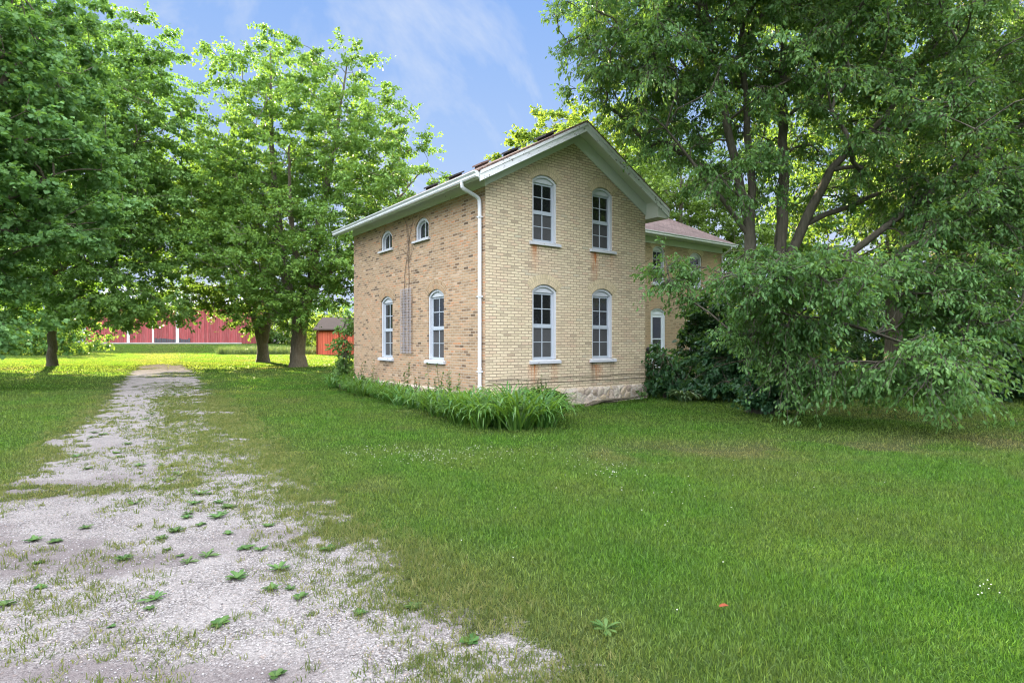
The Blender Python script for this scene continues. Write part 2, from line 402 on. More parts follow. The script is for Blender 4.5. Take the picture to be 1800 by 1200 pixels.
def ground_color(nt, blade=False):
    """colour of the lawn where nothing else covers it: patches of lush, plain and dry grass"""
    geo = N(nt, 'ShaderNodeNewGeometry').outputs['Position']
    n1 = noise(nt, mapping(nt, geo, (1, 1, 0)), 0.45, 5, 0.65)
    n2 = noise(nt, mapping(nt, geo, (1, 1, 0)), 1.7, 4, 0.6)
    lush = mixc(nt, n2, (0.032, 0.089, 0.011), (0.062, 0.140, 0.019))
    plain_ = mixc(nt, n2, (0.052, 0.093, 0.019), (0.080, 0.128, 0.028))
    c = mixc(nt, ramp(nt, n1, [(0.38, 0.0), (0.60, 1.0)]), lush, plain_)
    dry = attr(nt, 'dry')
    c = mixc(nt, dry, c, mixc(nt, n2, (0.070, 0.076, 0.036), (0.128, 0.122, 0.062)))
    return c, geo

def ground_mat():
    m, nt, b, out = new_mat('lawn_and_gravel')
    c, geo = ground_color(nt)
    flat = mapping(nt, geo, (1, 1, 0))
    f = noise(nt, mapping(nt, geo, (1, 1, 0)), 34, 5, 0.75)
    f2 = noise(nt, mapping(nt, geo, (1, 1, 0)), 150, 2, 0.6)
    c = mixc(nt, 1.0, c, ramp(nt, f, [(0.25, 0.18), (0.75, 0.85)]), 'MULTIPLY')
    # gravel
    vo = N(nt, 'ShaderNodeTexVoronoi'); vo.inputs['Scale'].default_value = 88; nt.links.new(flat, vo.inputs['Vector'])
    vo2 = N(nt, 'ShaderNodeTexVoronoi'); vo2.inputs['Scale'].default_value = 150; nt.links.new(flat, vo2.inputs['Vector'])
    s = N(nt, 'ShaderNodeSeparateColor'); nt.links.new(vo.outputs['Color'], s.inputs[0])
    s2 = N(nt, 'ShaderNodeSeparateColor'); nt.links.new(vo2.outputs['Color'], s2.inputs[0])
    gp = ramp(nt, s.outputs[0], [(0.0, (0.080, 0.072, 0.070)), (0.2, (0.165, 0.150, 0.145)), (0.6, (0.222, 0.206, 0.199)), (0.9, (0.30, 0.283, 0.275)), (1.0, (0.23, 0.18, 0.15))])
    gp2 = ramp(nt, s2.outputs[1], [(0.0, 0.75), (1.0, 1.2)])
    g = mixc(nt, 1.0, gp, gp2, 'MULTIPLY')
    edge = ramp(nt, vo.outputs['Distance'], [(0.35, 1.0), (0.75, 0.55)])
    g = mixc(nt, 1.0, g, edge, 'MULTIPLY')
    dust = noise(nt, flat, 2.4, 5, 0.65)
    g = mixc(nt, math_n(nt, 'MULTIPLY', ramp(nt, dust, [(0.4, 0.0), (0.7, 1.0)]), 0.6), g, (0.245, 0.227, 0.219))
    soil = attr(nt, 'soil')
    g = mixc(nt, math_n(nt, 'MULTIPLY', soil, 0.8), g, mixc(nt, f, (0.075, 0.062, 0.062), (0.150, 0.130, 0.130)))
    gv = attr(nt, 'gravel')
    edge_n = math_n(nt, 'ADD', gv, math_n(nt, 'MULTIPLY', math_n(nt, 'SUBTRACT', f, 0.5), 2.4))
    gm = ramp(nt, edge_n, [(0.42, 0.0), (0.58, 1.0)])
    c = mixc(nt, gm, c, g)
    b = N(nt, 'ShaderNodeBsdfDiffuse'); nt.links.new(b.outputs[0], out.inputs[0])
    nt.links.new(c, b.inputs['Color']); b.inputs['Roughness'].default_value = 0.3
    hgt = math_n(nt, 'ADD', math_n(nt, 'MULTIPLY', f, 0.6), math_n(nt, 'MULTIPLY', vo.outputs['Distance'], -0.5))
    bump(nt, hgt, 0.7, 0.03, b)
    return m
M['ground'] = ground_mat()

def blade_mat():
    m, nt, b, out = new_mat('grass_blades')
    c, geo = ground_color(nt)
    r = attr(nt, 'rnd')
    c = mixc(nt, 1.0, c, ramp(nt, r, [(0.0, (0.55, 0.60, 0.5)), (0.45, (1.15, 1.15, 1.0)), (0.8, (2.0, 1.9, 1.5)), (0.92, (2.7, 2.4, 2.0)), (1.0, (3.4, 2.3, 2.5))]), 'MULTIPLY')
    nt.links.new(c, b.inputs['Base Color']); b.inputs['Roughness'].default_value = 0.5; b.inputs['Specular IOR Level'].default_value = 0.3
    t = N(nt, 'ShaderNodeBsdfTranslucent')
    nt.links.new(mixc(nt, 1.0, c, (1.9, 1.55, 1.1), 'MULTIPLY'), t.inputs['Color'])
    mx = N(nt, 'ShaderNodeMixShader'); mx.inputs[0].default_value = 0.4
    nt.links.new(b.outputs[0], mx.inputs[1]); nt.links.new(t.outputs[0], mx.inputs[2]); nt.links.new(mx.outputs[0], out.inputs[0])
    return m
M['blade'] = blade_mat()
M['tuft'] = leaf_mat('yellowish_sprouts', (0.05, 0.085, 0.02), (0.095, 0.125, 0.035), (0.19, 0.175, 0.075), (0.25, 0.3, 0.05), 0.35)
M['meadow'] = leaf_mat('meadow_leaves', (0.04, 0.085, 0.03), (0.07, 0.125, 0.04), (0.12, 0.16, 0.07), (0.12, 0.17, 0.04), 0.3)
M['flower'] = plain('clover_flower', (0.75, 0.74, 0.68), 0.8, 0.2)
M['deadleaf'] = plain('orange_leaf', (0.16, 0.035, 0.012), 0.7, 0.3)
def pebble_mat():
    m, nt, b, out = new_mat('loose_stones')
    r = attr(nt, 'rnd')
    c = ramp(nt, r, [(0.0, (0.09, 0.083, 0.083)), (0.3, (0.17, 0.158, 0.16)), (0.65, (0.235, 0.222, 0.225)), (0.93, (0.33, 0.318, 0.315)), (1.0, (0.26, 0.19, 0.145))])
    nt.links.new(c, b.inputs['Base Color']); b.inputs['Roughness'].default_value = 0.85
    return m
M['pebble'] = pebble_mat()

# ------------------------------------------------------------------ ground
def gz(x, y):
    x = np.asarray(x, float); y = np.asarray(y, float)
    z = 0.30 * np.clip((y - 20) / 35, 0, 1)
    mound = sstep(56, 72, y) * (1 - sstep(-34, -22, x)) * sstep(-110, -70, x)
    z = z + 1.0 * mound
    z = z + 0.035 * (fbm(x * 0.25, y * 0.25, 3) - 0.5) * np.clip((y - 3) / 6, 0, 1)
    return z

def path_x(y): return -4.95 - 0.595 * (y - 8.25)
def half_l(y): return 1.38 + 0.85 * np.clip(6.2 - y, 0, 5)
def half_r(y): return 1.32 + 0.16 * np.clip(6.0 - y, 0, 4)

def gravel_at(x, y):
    x = np.asarray(x, float); y = np.asarray(y, float)
    s = x - path_x(y)
    d = np.where(s < 0, -s / half_l(y), s / half_r(y))          # 1 at the edge
    n = fbm(x * 1.3, y * 1.3, 41, 4); n2 = fbm(x * 4.5, y * 4.5, 77, 3); n3 = fbm(x * 3.0, y * 1.6, 33, 3)
    g = 1 - sstep(0.80, 1.32, d + (n - 0.5) * 0.55 + (n2 - 0.5) * 0.75)
    # weedy strip between the wheel tracks, broken into small patches
    strip = np.exp(-((s - 0.35) / 0.40) ** 2) * sstep(4.8, 7.0, y) + 0.35 * np.exp(-((s - 0.9) / 0.35) ** 2)
    g = g - np.clip(strip, 0, 1) * sstep(0.55, 0.66, n3 * 0.6 + n2 * 0.4) * 0.85
    # grass tongue that crosses from the left verge
    g = g - np.exp(-((y - 6.15 - 0.25 * (s + 1.2)) / 0.22) ** 2) * sstep(0.2, -0.9, s) * sstep(0.40, 0.58, n) * 0.9
    far = sstep(15, 22, y)
    g = g - far * sstep(0.48, 0.64, fbm(x * 0.9, y * 0.5, 91, 3)) * 0.6
    g = g - sstep(33, 41, y) * 0.75
    return np.clip(g, 0, 1)

def soil_at(x, y):
    n = fbm(np.asarray(x) * 0.75 + 9, np.asarray(y) * 1.1, 55, 4)
    return sstep(0.44, 0.60, n) * (1 - sstep(5.0, 10, y))

def dry_at(x, y):
    x = np.asarray(x, float); y = np.asarray(y, float)
    s = x - path_x(y)
    d = np.where(s < 0, -s - half_l(y), s - half_r(y))
    n = fbm(x * 0.9, y * 0.9, 23, 4)
    verge = np.exp(-np.clip(d + 0.15 + (n - 0.5) * 1.2, 0, 9) / 0.62) * np.where(d > -1.4, 1, 0.7)
    verge = verge * (1 - 0.6 * sstep(20, 30, y))
    patch = sstep(0.56, 0.74, fbm(x * 0.45 + 4, y * 0.45, 63, 4)) * 0.4
    # worn band that curves past the front of the house
    yb = 8.6 + 0.10 * (x - 3) ** 2 * 0.12 + 0.12 * (x - 3)
    band = np.exp(-((y - yb + (n - 0.5) * 1.5) / 0.75) ** 2) * sstep(0.4, 1.6, x) * 0.75
    return np.clip(np.maximum(np.maximum(verge * 0.78, patch), band * sstep(0.35, 0.6, n + 0.08)), 0, 1)

def sheet(name, X, Y, dz, lawn):
    ny, nx = X.shape
    x = X.ravel(); y = Y.ravel()
    V = np.stack([x, y, gz(x, y) + dz], 1)
    i = np.arange(nx * ny).reshape(ny, nx)
    F = np.stack([i[:-1, :-1], i[:-1, 1:], i[1:, 1:], i[1:, :-1]], -1).reshape(-1, 4)
    at = {'dry': dry_at(x, y), 'gravel': gravel_at(x, y) * (0 if lawn else 1), 'soil': soil_at(x, y)}
    return np_mesh(name, V, F, M['ground'], attrs=at, smooth=True)

xs = np.concatenate([np.array([-900, -500, -300, -200, -150, -120]), np.arange(-100, -30, 2.0), np.arange(-30, -12, 0.5), np.arange(-12, 14, 0.13), np.arange(14, 40, 0.8), np.arange(40, 101, 4), np.array([130, 200, 300, 500, 900])])
ys = np.concatenate([np.array([-300, -100, -40, -15, -6, -2, 0]), np.arange(0.8, 18, 0.13), np.arange(18, 60, 0.6), np.arange(60, 100, 2.0), np.array([110, 130, 170, 250, 400, 900, 2500])])
XX, YY = np.meshgrid(xs, ys)
tag(sheet('lawn', XX, YY, 0.0, True), 'mown green lawn with dry patches around the farmhouse', 'lawn', kind='structure')
ty = np.concatenate([np.arange(-1.0, 10, 0.06), np.arange(10, 20, 0.10), np.arange(20, 46, 0.25)])
tx = np.linspace(0, 1, 92)
PX = []; PY = []
for y in ty:
    x0 = path_x(y) - half_l(y) - 0.45; x1 = path_x(y) + half_r(y) + 0.45
    PX.append(x0 + (x1 - x0) * tx); PY.append(np.full(len(tx), y))
tag(sheet('driveway', np.array(PX), np.array(PY), 0.006, False), 'pale gravel driveway overgrown with weeds leading to the red barn', 'driveway', kind='structure')

# ------------------------------------------------------------------ house
A0 = R(36.4)
HC = Vector((-0.6, 13.2, 0))
house = tag(empty('brick_house', HC, A0), 'two storey cream brick farmhouse with white gabled roof trim and a rear wing', 'house')
def h2w(x, y, z=0.0):
    c, s = math.cos(A0), math.sin(A0)
    return (HC.x + c * x - s * y, HC.y + s * x + c * y, z)
W_, L_, HW = 5.37, 7.86, 5.37
SL = 0.552
def zroof(x):                        # top of roof deck at local x, main block
    return 5.26 + SL * ((x + 0.45) if x <= W_ / 2 else (W_ + 0.45 - x))
P_gable = lambda s, z, d: (s, d, z)
P_left = lambda s, z, d: (d, s, z)
P_wing = lambda s, z, d: (s, 5.0 + d, z)

def arch_pts(s0, s1, z0, zt, rise, n=12, inset=0.0):
    """loop: bottom-left, up the left jamb, over the arch, down to bottom-right"""
    zs = zt - rise; w = s1 - s0; Rr = (w * w / 4 + rise * rise) / (2 * rise); cs = (s0 + s1) / 2; cz = zt - Rr
    half = math.asin(min(1, w / 2 / Rr))
    s0i, s1i = s0 + inset, s1 - inset
    Ri = Rr - inset
    pts = [(s0i, z0)]
    h2 = math.asin(min(1, (s1i - s0i) / 2 / Ri))
    for k in range(n + 1):
        a = -h2 + 2 * h2 * k / n
        pts.append((cs + Ri * math.sin(a), cz + Ri * math.cos(a)))
    pts.append((s1i, z0))
    return pts

def ring(bm, P, outer, inner, d0, d1, closed=False):
    n = len(outer)
    o0 = [bm.verts.new(P(s, z, d0)) for s, z in outer]; o1 = [bm.verts.new(P(s, z, d1)) for s, z in outer]
    i0 = [bm.verts.new(P(s, z, d0)) for s, z in inner]; i1 = [bm.verts.new(P(s, z, d1)) for s, z in inner]
    for k in range(n if closed else n - 1):
        j = (k + 1) % n
        bm.faces.new((o0[k], o0[j], i0[j], i0[k])); bm.faces.new((o1[k], o1[j], i1[j], i1[k]))
        bm.faces.new((o0[k], o0[j], o1[j], o1[k])); bm.faces.new((i0[k], i0[j], i1[j], i1[k]))
    if not closed:
        for k in (0, n - 1): bm.faces.new((o0[k], i0[k], i1[k], o1[k]))

def plate(bm, P, loop, d0, d1):
    a = [bm.verts.new(P(s, z, d0)) for s, z in loop]; b = [bm.verts.new(P(s, z, d1)) for s, z in loop]
    bm.faces.new(a); bm.faces.new(b)
    for k in range(len(loop)):
        j = (k + 1) % len(loop); bm.faces.new((a[k], a[j], b[j], b[k]))

def pbox(bm, P, s0, s1, z0, z1, d0, d1):
    plate(bm, P, [(s0, z0), (s1, z0), (s1, z1), (s0, z1)], d0, d1)

def wall(name, P, outline, holes, mat, depth=0.11):
    bm = bmesh.new()
    def loop(pts):
        vs = [bm.verts.new((s, z, 0)) for s, z in pts]
        return [bm.edges.new((vs[i], vs[(i + 1) % len(vs)])) for i in range(len(vs))]
    es = loop(outline)
    for h in holes: es += loop(h)
    bmesh.ops.triangle_fill(bm, use_beauty=True, use_dissolve=False, edges=es, normal=(0, 0, 1))
    for h in holes:                                  # brick reveals
        a = [bm.verts.new((s, z, 0)) for s, z in h]; b = [bm.verts.new((s, z, depth)) for s, z in h]
        for k in range(len(h)):
            j = (k + 1) % len(h); bm.faces.new((a[k], a[j], b[j], b[k]))
    uvl = bm.loops.layers.uv.new('UVMap')
    for f in bm.faces:
        vert = any(abs(l.vert.co.z) > 1e-6 for l in f.loops)
        for l in f.loops:
            c = l.vert.co
            l[uvl].uv = (c.x + (c.z if vert else 0), c.y)
    for v in bm.verts:
        c = v.co.copy(); v.co = P(c.x, c.y, c.z)
    bmesh.ops.remove_doubles(bm, verts=bm.verts, dist=1e-5)
    return bm_obj(name, bm, mat, house)

WIN = []
def tall_window(P, s0, s1, z0, zt, archmat, rise=0.16, lower_screen=True, swap=False):
    """arched double hung window: casing, sill, sashes with 2 x 2 panes, glass and insect screen, brick arch"""
    zs = zt - rise
    bm = bmesh.new()
    ring(bm, P, arch_pts(s0 + 0.002, s1 - 0.002, z0 + 0.03, zt - 0.003, rise), arch_pts(s0, s1, z0 + 0.03, zt, rise, inset=0.06), 0.035, 0.15)
    tl = [p for p in arch_pts(s0, s1, zs - 0.03, zt, rise, inset=0.055)]
    plate(bm, P, tl, 0.075, 0.14)                    # solid arched head panel
    win = bm_obj('window', bm, M['window'], house)
    a0, a1 = s0 + 0.06, s1 - 0.06; b0, b1 = z0 + 0.03, zs - 0.03
    mid = (b0 + b1) / 2 + 0.02
    bm = bmesh.new()
    ring(bm, P, [(a0, mid - 0.03), (a0, b1), (a1, b1), (a1, mid - 0.03)], [(a0 + 0.045, mid + 0.025), (a0 + 0.045, b1 - 0.05), (a1 - 0.045, b1 - 0.05), (a1 - 0.045, mid + 0.025)], 0.105, 0.14, True)
    cs = (a0 + a1) / 2; cz = (mid + b1) / 2
    pbox(bm, P, cs - 0.011, cs + 0.011, mid + 0.025, b1 - 0.05, 0.108, 0.134)
    pbox(bm, P, a0 + 0.045, cs - 0.011, cz - 0.011, cz + 0.011, 0.110, 0.134); pbox(bm, P, cs + 0.011, a1 - 0.045, cz - 0.011, cz + 0.011, 0.110, 0.134)
    bm_obj('upper_sash', bm, M['sash'], win)
    bm = bmesh.new(); pbox(bm, P, a0 + 0.04, a1 - 0.04, mid + 0.02, b1 - 0.045, 0.124, 0.130); bm_obj('glass_pane', bm, M['glass'], win)
    bm = bmesh.new()
    ring(bm, P, [(a0, b0), (a0, mid - 0.032), (a1, mid - 0.032), (a1, b0)], [(a0 + 0.035, b0 + 0.05), (a0 + 0.035, mid - 0.07), (a1 - 0.035, mid - 0.07), (a1 - 0.035, b0 + 0.05)], 0.095, 0.14, True)
    lz = (b0 + mid) / 2
    pbox(bm, P, cs - 0.012, cs + 0.012, b0 + 0.05, mid - 0.07, 0.108, 0.134)
    pbox(bm, P, a0 + 0.035, cs - 0.012, lz - 0.009, lz + 0.009, 0.110, 0.134); pbox(bm, P, cs + 0.012, a1 - 0.035, lz - 0.009, lz + 0.009, 0.110, 0.134)
    bm_obj('lower_sash', bm, M['sash'], win)
    bm = bmesh.new(); pbox(bm, P, a0 + 0.03, a1 - 0.03, b0 + 0.045, mid - 0.065, 0.122, 0.130); bm_obj('insect_screen', bm, M['screen'], win)
    sill(P, s0, s1, z0, win)
    arch(P, s0, s1, zt, rise, archmat, win)
    return arch_pts(s0, s1, z0 - 0.0, zt, rise)

def sill(P, s0, s1, z0, win, h=0.075):
    bm = bmesh.new()
    prof = [(s0 - 0.09, 0), (s1 + 0.09, 0)]
    pts = []
    for s in prof:
        pass
    a = [P(s0 - 0.09, z0 - h, -0.07), P(s1 + 0.09, z0 - h, -0.07), P(s1 + 0.09, z0 - h, -0.002), P(s0 - 0.09, z0 - h, -0.002),
         P(s0 - 0.09, z0 - 0.012, -0.07), P(s1 + 0.09, z0 - 0.012, -0.07), P(s1 + 0.09, z0 + 0.012, -0.002), P(s0 - 0.09, z0 + 0.012, -0.002)]
    hex8(bm, a)
    a = [P(s0 + 0.003, z0 + 0.002, -0.001), P(s1 - 0.003, z0 + 0.002, -0.001), P(s1 - 0.003, z0 + 0.002, 0.14), P(s0 + 0.003, z0 + 0.002, 0.14),
         P(s0 + 0.003, z0 + 0.012, -0.001), P(s1 - 0.003, z0 + 0.012, -0.001), P(s1 - 0.003, z0 + 0.029, 0.14), P(s0 + 0.003, z0 + 0.029, 0.14)]
    hex8(bm, a)
    bm_obj('window_sill', bm, M['sill'], win)

def arch(P, s0, s1, zt, rise, mat, win, th=0.25):
    bm = bmesh.new(); uvl = bm.loops.layers.uv.new('UVMap')
    w = s1 - s0; Rr = (w * w / 4 + rise * rise) / (2 * rise); cs = (s0 + s1) / 2; cz = zt - Rr
    half = math.asin(min(1, w / 2 / Rr)) * 1.02; n = 16; prev = None
    for k in range(n + 1):
        a = -half + 2 * half * k / n
        r0 = Rr + 0.001; r1 = Rr + th
        p = [(cs + r * math.sin(a), cz + r * math.cos(a)) for r in (r0, r1)]
        cur = [bm.verts.new(P(p[0][0], p[0][1], -0.004)), bm.verts.new(P(p[1][0], p[1][1], -0.004)), bm.verts.new(P(p[0][0], p[0][1], 0.02)), a * (Rr + th / 2)]
        if prev:
            f = bm.faces.new((prev[0], cur[0], cur[1], prev[1]))
            for l, q in zip(f.loops, ((prev[3], 0), (cur[3], 0), (cur[3], th), (prev[3], th))): l[uvl].uv = q
            f = bm.faces.new((prev[2], cur[2], cur[0], prev[0]))
            for l, q in zip(f.loops, ((prev[3], 0.03), (cur[3], 0.03), (cur[3], 0), (prev[3], 0))): l[uvl].uv = q
        prev = cur
    bm_obj('brick_arch', bm, mat, win)

def small_window(P, s0, s1, z0, zt, archmat, rise=0.2):
    bm = bmesh.new()
    ring(bm, P, arch_pts(s0 + 0.002, s1 - 0.002, z0 + 0.03, zt - 0.003, rise), arch_pts(s0, s1, z0 + 0.03, zt, rise, inset=0.075), 0.035, 0.15)
    win = bm_obj('window', bm, M['window'], house)
    bm = bmesh.new()
    pin = arch_pts(s0, s1, z0 + 0.03, zt, rise, inset=0.072)
    plate(bm, P, pin, 0.122, 0.130); bm_obj('glass_pane', bm, M['glass'], win)
    bm = bmesh.new()
    ring(bm, P, arch_pts(s0, s1, z0 + 0.03, zt, rise, inset=0.075), arch_pts(s0, s1, z0 + 0.03, zt, rise, inset=0.115), 0.10, 0.121)
    cs = (s0 + s1) / 2
    pbox(bm, P, cs - 0.014, cs + 0.014, z0 + 0.07, zt - 0.11, 0.100, 0.121)
    pbox(bm, P, s0 + 0.115, s1 - 0.115, z0 + 0.03, z0 + 0.07, 0.10, 0.121)
    bm_obj('sash', bm, M['window'], win)
    sill(P, s0, s1, z0, win, 0.06)
    arch(P, s0, s1, zt, rise, archmat, win, 0.13)
    return arch_pts(s0, s1, z0, zt, rise)

ZB = 0.42                                                # top of the stone footing
gh = [tall_window(P_gable, 1.35, 2.12, 1.14, 2.98, M['arch']), tall_window(P_gable, 3.32, 4.08, 1.14, 2.98, M['arch']),
      tall_window(P_gable, 1.35, 2.12, 3.99, 5.63, M['arch']), tall_window(P_gable, 3.32, 4.08, 3.99, 5.63, M['arch'])]
und = lambda x: zroof(x) - 0.10
wall('gable_wall', P_gable, [(0, ZB), (W_, ZB), (W_, und(W_)), (W_ / 2, und(W_ / 2)), (0, und(0))], gh, M['gable'])
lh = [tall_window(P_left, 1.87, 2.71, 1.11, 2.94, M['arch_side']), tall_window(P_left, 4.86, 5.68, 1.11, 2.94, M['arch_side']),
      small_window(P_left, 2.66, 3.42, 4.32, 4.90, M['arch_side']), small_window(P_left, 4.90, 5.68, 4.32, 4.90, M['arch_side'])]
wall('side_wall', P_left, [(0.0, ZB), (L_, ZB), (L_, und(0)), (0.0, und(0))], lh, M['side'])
# back and far side of the main block
P_back = lambda s, z, d: (s, L_ - d, z); P_right = lambda s, z, d: (W_ - d, s, z)
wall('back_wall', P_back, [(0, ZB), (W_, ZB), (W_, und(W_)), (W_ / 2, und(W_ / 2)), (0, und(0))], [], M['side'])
wall('inner_wall', P_right, [(0, ZB), (5.0, ZB), (5.0, und(W_)), (0, und(W_))], [], M['wingwall'])
# wing
X0, X1, Y0, Y1, ZE = W_, 16.4, 5.0, 12.0, 5.95
wh = [tall_window(P_wing, 11.62, 12.38, 3.99, 5.56, M['arch']), tall_window(P_wing, 14.08, 14.90, 3.99, 5.50, M['arch']),
      tall_window(P_wing, 14.04, 14.85, 1.14, 3.05, M['arch'])]
door_hole = arch_pts(11.50, 12.42, 0.50, 2.98, 0.14)
wall('wing_wall', P_wing, [(X0, 0.0), (X1, 0.0), (X1, ZE + 0.25), (X0, ZE + 0.25)], wh + [door_hole], M['wingwall'])
P_we = lambda s, z, d: (X1 - d, s, z)
wall('wing_end_wall', P_we, [(Y0, 0), (Y1, 0), (Y1, ZE + 0.25), ((Y0 + Y1) / 2, ZE + 0.25 + 1.66), (Y0, ZE + 0.25)], [], M['wingwall'])
P_ww = lambda s, z, d: (X0 + d, s, z)
wall('wing_near_end_wall', P_ww, [(Y0, ZE - 1.5), (Y1, ZE - 1.5), (Y1, ZE + 0.25), ((Y0 + Y1) / 2, ZE + 0.25 + 1.66), (Y0, ZE + 0.25)], [], M['wingwall'])
P_wb = lambda s, z, d: (s, Y1 - d, z)
wall('wing_back_wall', P_wb, [(X0, 0), (X1, 0), (X1, ZE + 0.25), (X0, ZE + 0.25)], [], M['wingwall'])
# storm door in the wing
bm = bmesh.new()
ring(bm, P_wing, arch_pts(11.502, 12.418, 0.5, 2.977, 0.14), arch_pts(11.50, 12.42, 0.5, 2.98, 0.14, inset=0.07), 0.03, 0.15)
plate(bm, P_wing, arch_pts(11.50, 12.42, 2.72, 2.98, 0.14, inset=0.065), 0.06, 0.14)
ring(bm, P_wing, [(11.57, 0.5), (11.57, 2.715), (12.35, 2.715), (12.35, 0.5)], [(11.69, 0.95), (11.69, 2.60), (12.23, 2.60), (12.23, 0.95)], 0.07, 0.11, True)
pbox(bm, P_wing, 11.69, 12.23, 1.68, 1.73, 0.075, 0.105)
door = bm_obj('storm_door', bm, M['door'], house)
bm = bmesh.new(); pbox(bm, P_wing, 11.67, 12.25, 0.93, 2.62, 0.088, 0.094); bm_obj('glass_pane', bm, M['glass'], door)
bm = bmesh.new(); tube(bm, [P_wing(11.62, 1.45, 0.05), P_wing(11.62, 1.58, 0.05)], 0.012, 6); pbox(bm, P_wing, 11.605, 11.635, 1.44, 1.46, 0.05, 0.07); bm_obj('door_handle', bm, M['metal'], door)
bm = bmesh.new(); box(bm, 11.2, 12.7, 4.0, 4.98, 0.24, 0.46); box(bm, 11.2, 12.7, 3.55, 3.995, -0.05, 0.22); bm_obj('door_step', bm, M['stonebase'], house)

# footing of rubble stone, a little uneven and proud of the brick
def footing(name, P, s0, s1):
    n = int((s1 - s0) / 0.07); m = 8
    S = np.linspace(s0, s1, n); Z = np.linspace(-0.12, ZB, m)
    V = []; UV = []
    for z in Z:
        for s in S:
            k = float(fbm(np.array([s * 5.0]), np.array([z * 6.0 + 3]), 5, 3)[0])
            top = 1 if z < ZB - 0.01 else 0.0
            V.append(P(s, z + (0 if top else 0.03 * (k - 0.5)), -0.02 - 0.05 * k * top)); UV.append((s, z))
    for s in S: V.append(P(s, ZB + 0.02, 0.05)); UV.append((s, ZB + 0.07))
    i = np.arange(n * (m + 1)).reshape(m + 1, n)
    F = np.stack([i[:-1, :-1], i[:-1, 1:], i[1:, 1:], i[1:, :-1]], -1).reshape(-1, 4)
    np_mesh(name, np.array(V), F, M['stone'], house, uv=np.array(UV))
footing('stone_footing', P_gable, -0.04, W_ + 0.04)
footing('stone_footing', P_left, -0.04, L_ + 0.02)

# roof of the main block
def roof_slab(bm, x0, x1, y0, y1, zf, dz0, dz1, uvs=True):
    uvl = bm.loops.layers.uv.verify()
    v = [bm.verts.new((x, y, zf(x) + dz)) for dz in (dz0, dz1) for (x, y) in ((x0, y0), (x1, y0), (x1, y1), (x0, y1))]
    for q in ((0, 1, 2, 3), (4, 5, 6, 7), (0, 1, 5, 4), (1, 2, 6, 5), (2, 3, 7, 6), (3, 0, 4, 7)):
        f = bm.faces.new([v[i] for i in q])
        for l in f.loops: l[uvl].uv = (l.vert.co.y, math.hypot(l.vert.co.x - x0, (l.vert.co.z - zf(x0))))
OV = 0.45; YB = L_ + 0.45; XM = W_ / 2
bm = bmesh.new()
roof_slab(bm, -OV - 0.05, XM, -OV - 0.04, YB + 0.04, lambda x: 5.26 + SL * (x + OV), 0.0, 0.045)
roof_slab(bm, W_ + OV + 0.05, XM + 0.001, -OV - 0.04, YB + 0.04, lambda x: 5.26 + SL * (W_ + OV - x), 0.0, 0.045)
main_roof = bm_obj('roof', bm, M['shingle'], house)
# five box vents near the ridge
for i, (ya, mm) in enumerate(((0.55, 'vent'), (2.05, 'vent'), (3.5, 'vent_rust'), (5.0, 'vent'), (6.55, 'vent'))):
    bm = bmesh.new()
    xa, xb = 2.03, 2.40
    f = lambda x: 5.26 + SL * (x + OV) + 0.05
    box_p = [(xa + .05, ya - 0.17, f(xa) - 0.02), (xb - .05, ya - 0.17, f(xb) - 0.02), (xb - .05, ya + 0.17, f(xb) - 0.02), (xa + .05, ya + 0.17, f(xa) - 0.02),
             (xa + .05, ya - 0.17, f(xa) + 0.09), (xb - .05, ya - 0.17, f(xb) + 0.06), (xb - .05, ya + 0.17, f(xb) + 0.06), (xa + .05, ya + 0.17, f(xa) + 0.09)]
    hex8(bm, box_p)
    hex8(bm, [(xa, ya - 0.23, f(xa) + 0.065), (xb, ya - 0.23, f(xb) + 0.045), (xb, ya + 0.23, f(xb) + 0.045), (xa, ya + 0.23, f(xa) + 0.065),
              (xa, ya - 0.23, f(xa) + 0.115), (xb, ya - 0.23, f(xb) + 0.09), (xb, ya + 0.23, f(xb) + 0.09), (xa, ya + 0.23, f(xa) + 0.115)])
    bm_obj('roof_vent', bm, M[mm], main_roof)
# soffit boards under the overhangs
bm = bmesh.new()
roof_slab(bm, -OV, XM, -OV, YB, lambda x: 5.26 + SL * (x + OV), -0.07, -0.004)
roof_slab(bm, W_ + OV, XM + 0.001, -OV, YB, lambda x: 5.26 + SL * (W_ + OV - x), -0.07, -0.004)
bm_obj('soffit', bm, M['soffit'], house)
# rake boards on the gable end: broad lower board and a thin upper moulding
def rake(bm, x0, x1, zf, y0, y1, dlow, dtop):
    hex8(bm, [(x0, y0, zf(x0) + dlow), (x1, y0, zf(x1) + dlow), (x1, y1, zf(x1) + dlow), (x0, y1, zf(x0) + dlow),
              (x0, y0, zf(x0) + dtop), (x1, y0, zf(x1) + dtop), (x1, y1, zf(x1) + dtop), (x0, y1, zf(x0) + dtop)])
zl = lambda x: 5.26 + SL * (x + OV); zr = lambda x: 5.26 + SL * (W_ + OV - x)
for (xa, xb, zf) in ((-OV, XM, zl), (W_ + OV, XM + 0.0005, zr)):
    bm = bmesh.new()
    rake(bm, xa, xb, zf, -OV - 0.028, -OV - 0.001, -0.225, 0.0 - 0.002)
    rake(bm, xa, xb, zf, -OV - 0.045, -OV - 0.0285, -0.075, -0.003)
    bm_obj('rake_board', bm, M['rake'], house)
bm = bmesh.new()
for (xa, xb, zf) in ((-0.03, XM, zl), (W_ + 0.03, XM + 0.0005, zr)):
    rake(bm, xa, xb, zf, -0.035, -0.003, -0.40, -0.072)
bm_obj('gable_frieze', bm, M['frieze'], house)
bm = bmesh.new()
box(bm, -0.035, -0.003, -0.034, L_ + 0.03, 5.09, zl(-0.02) - 0.074)
bm_obj('eave_frieze', bm, M['frieze'], house)
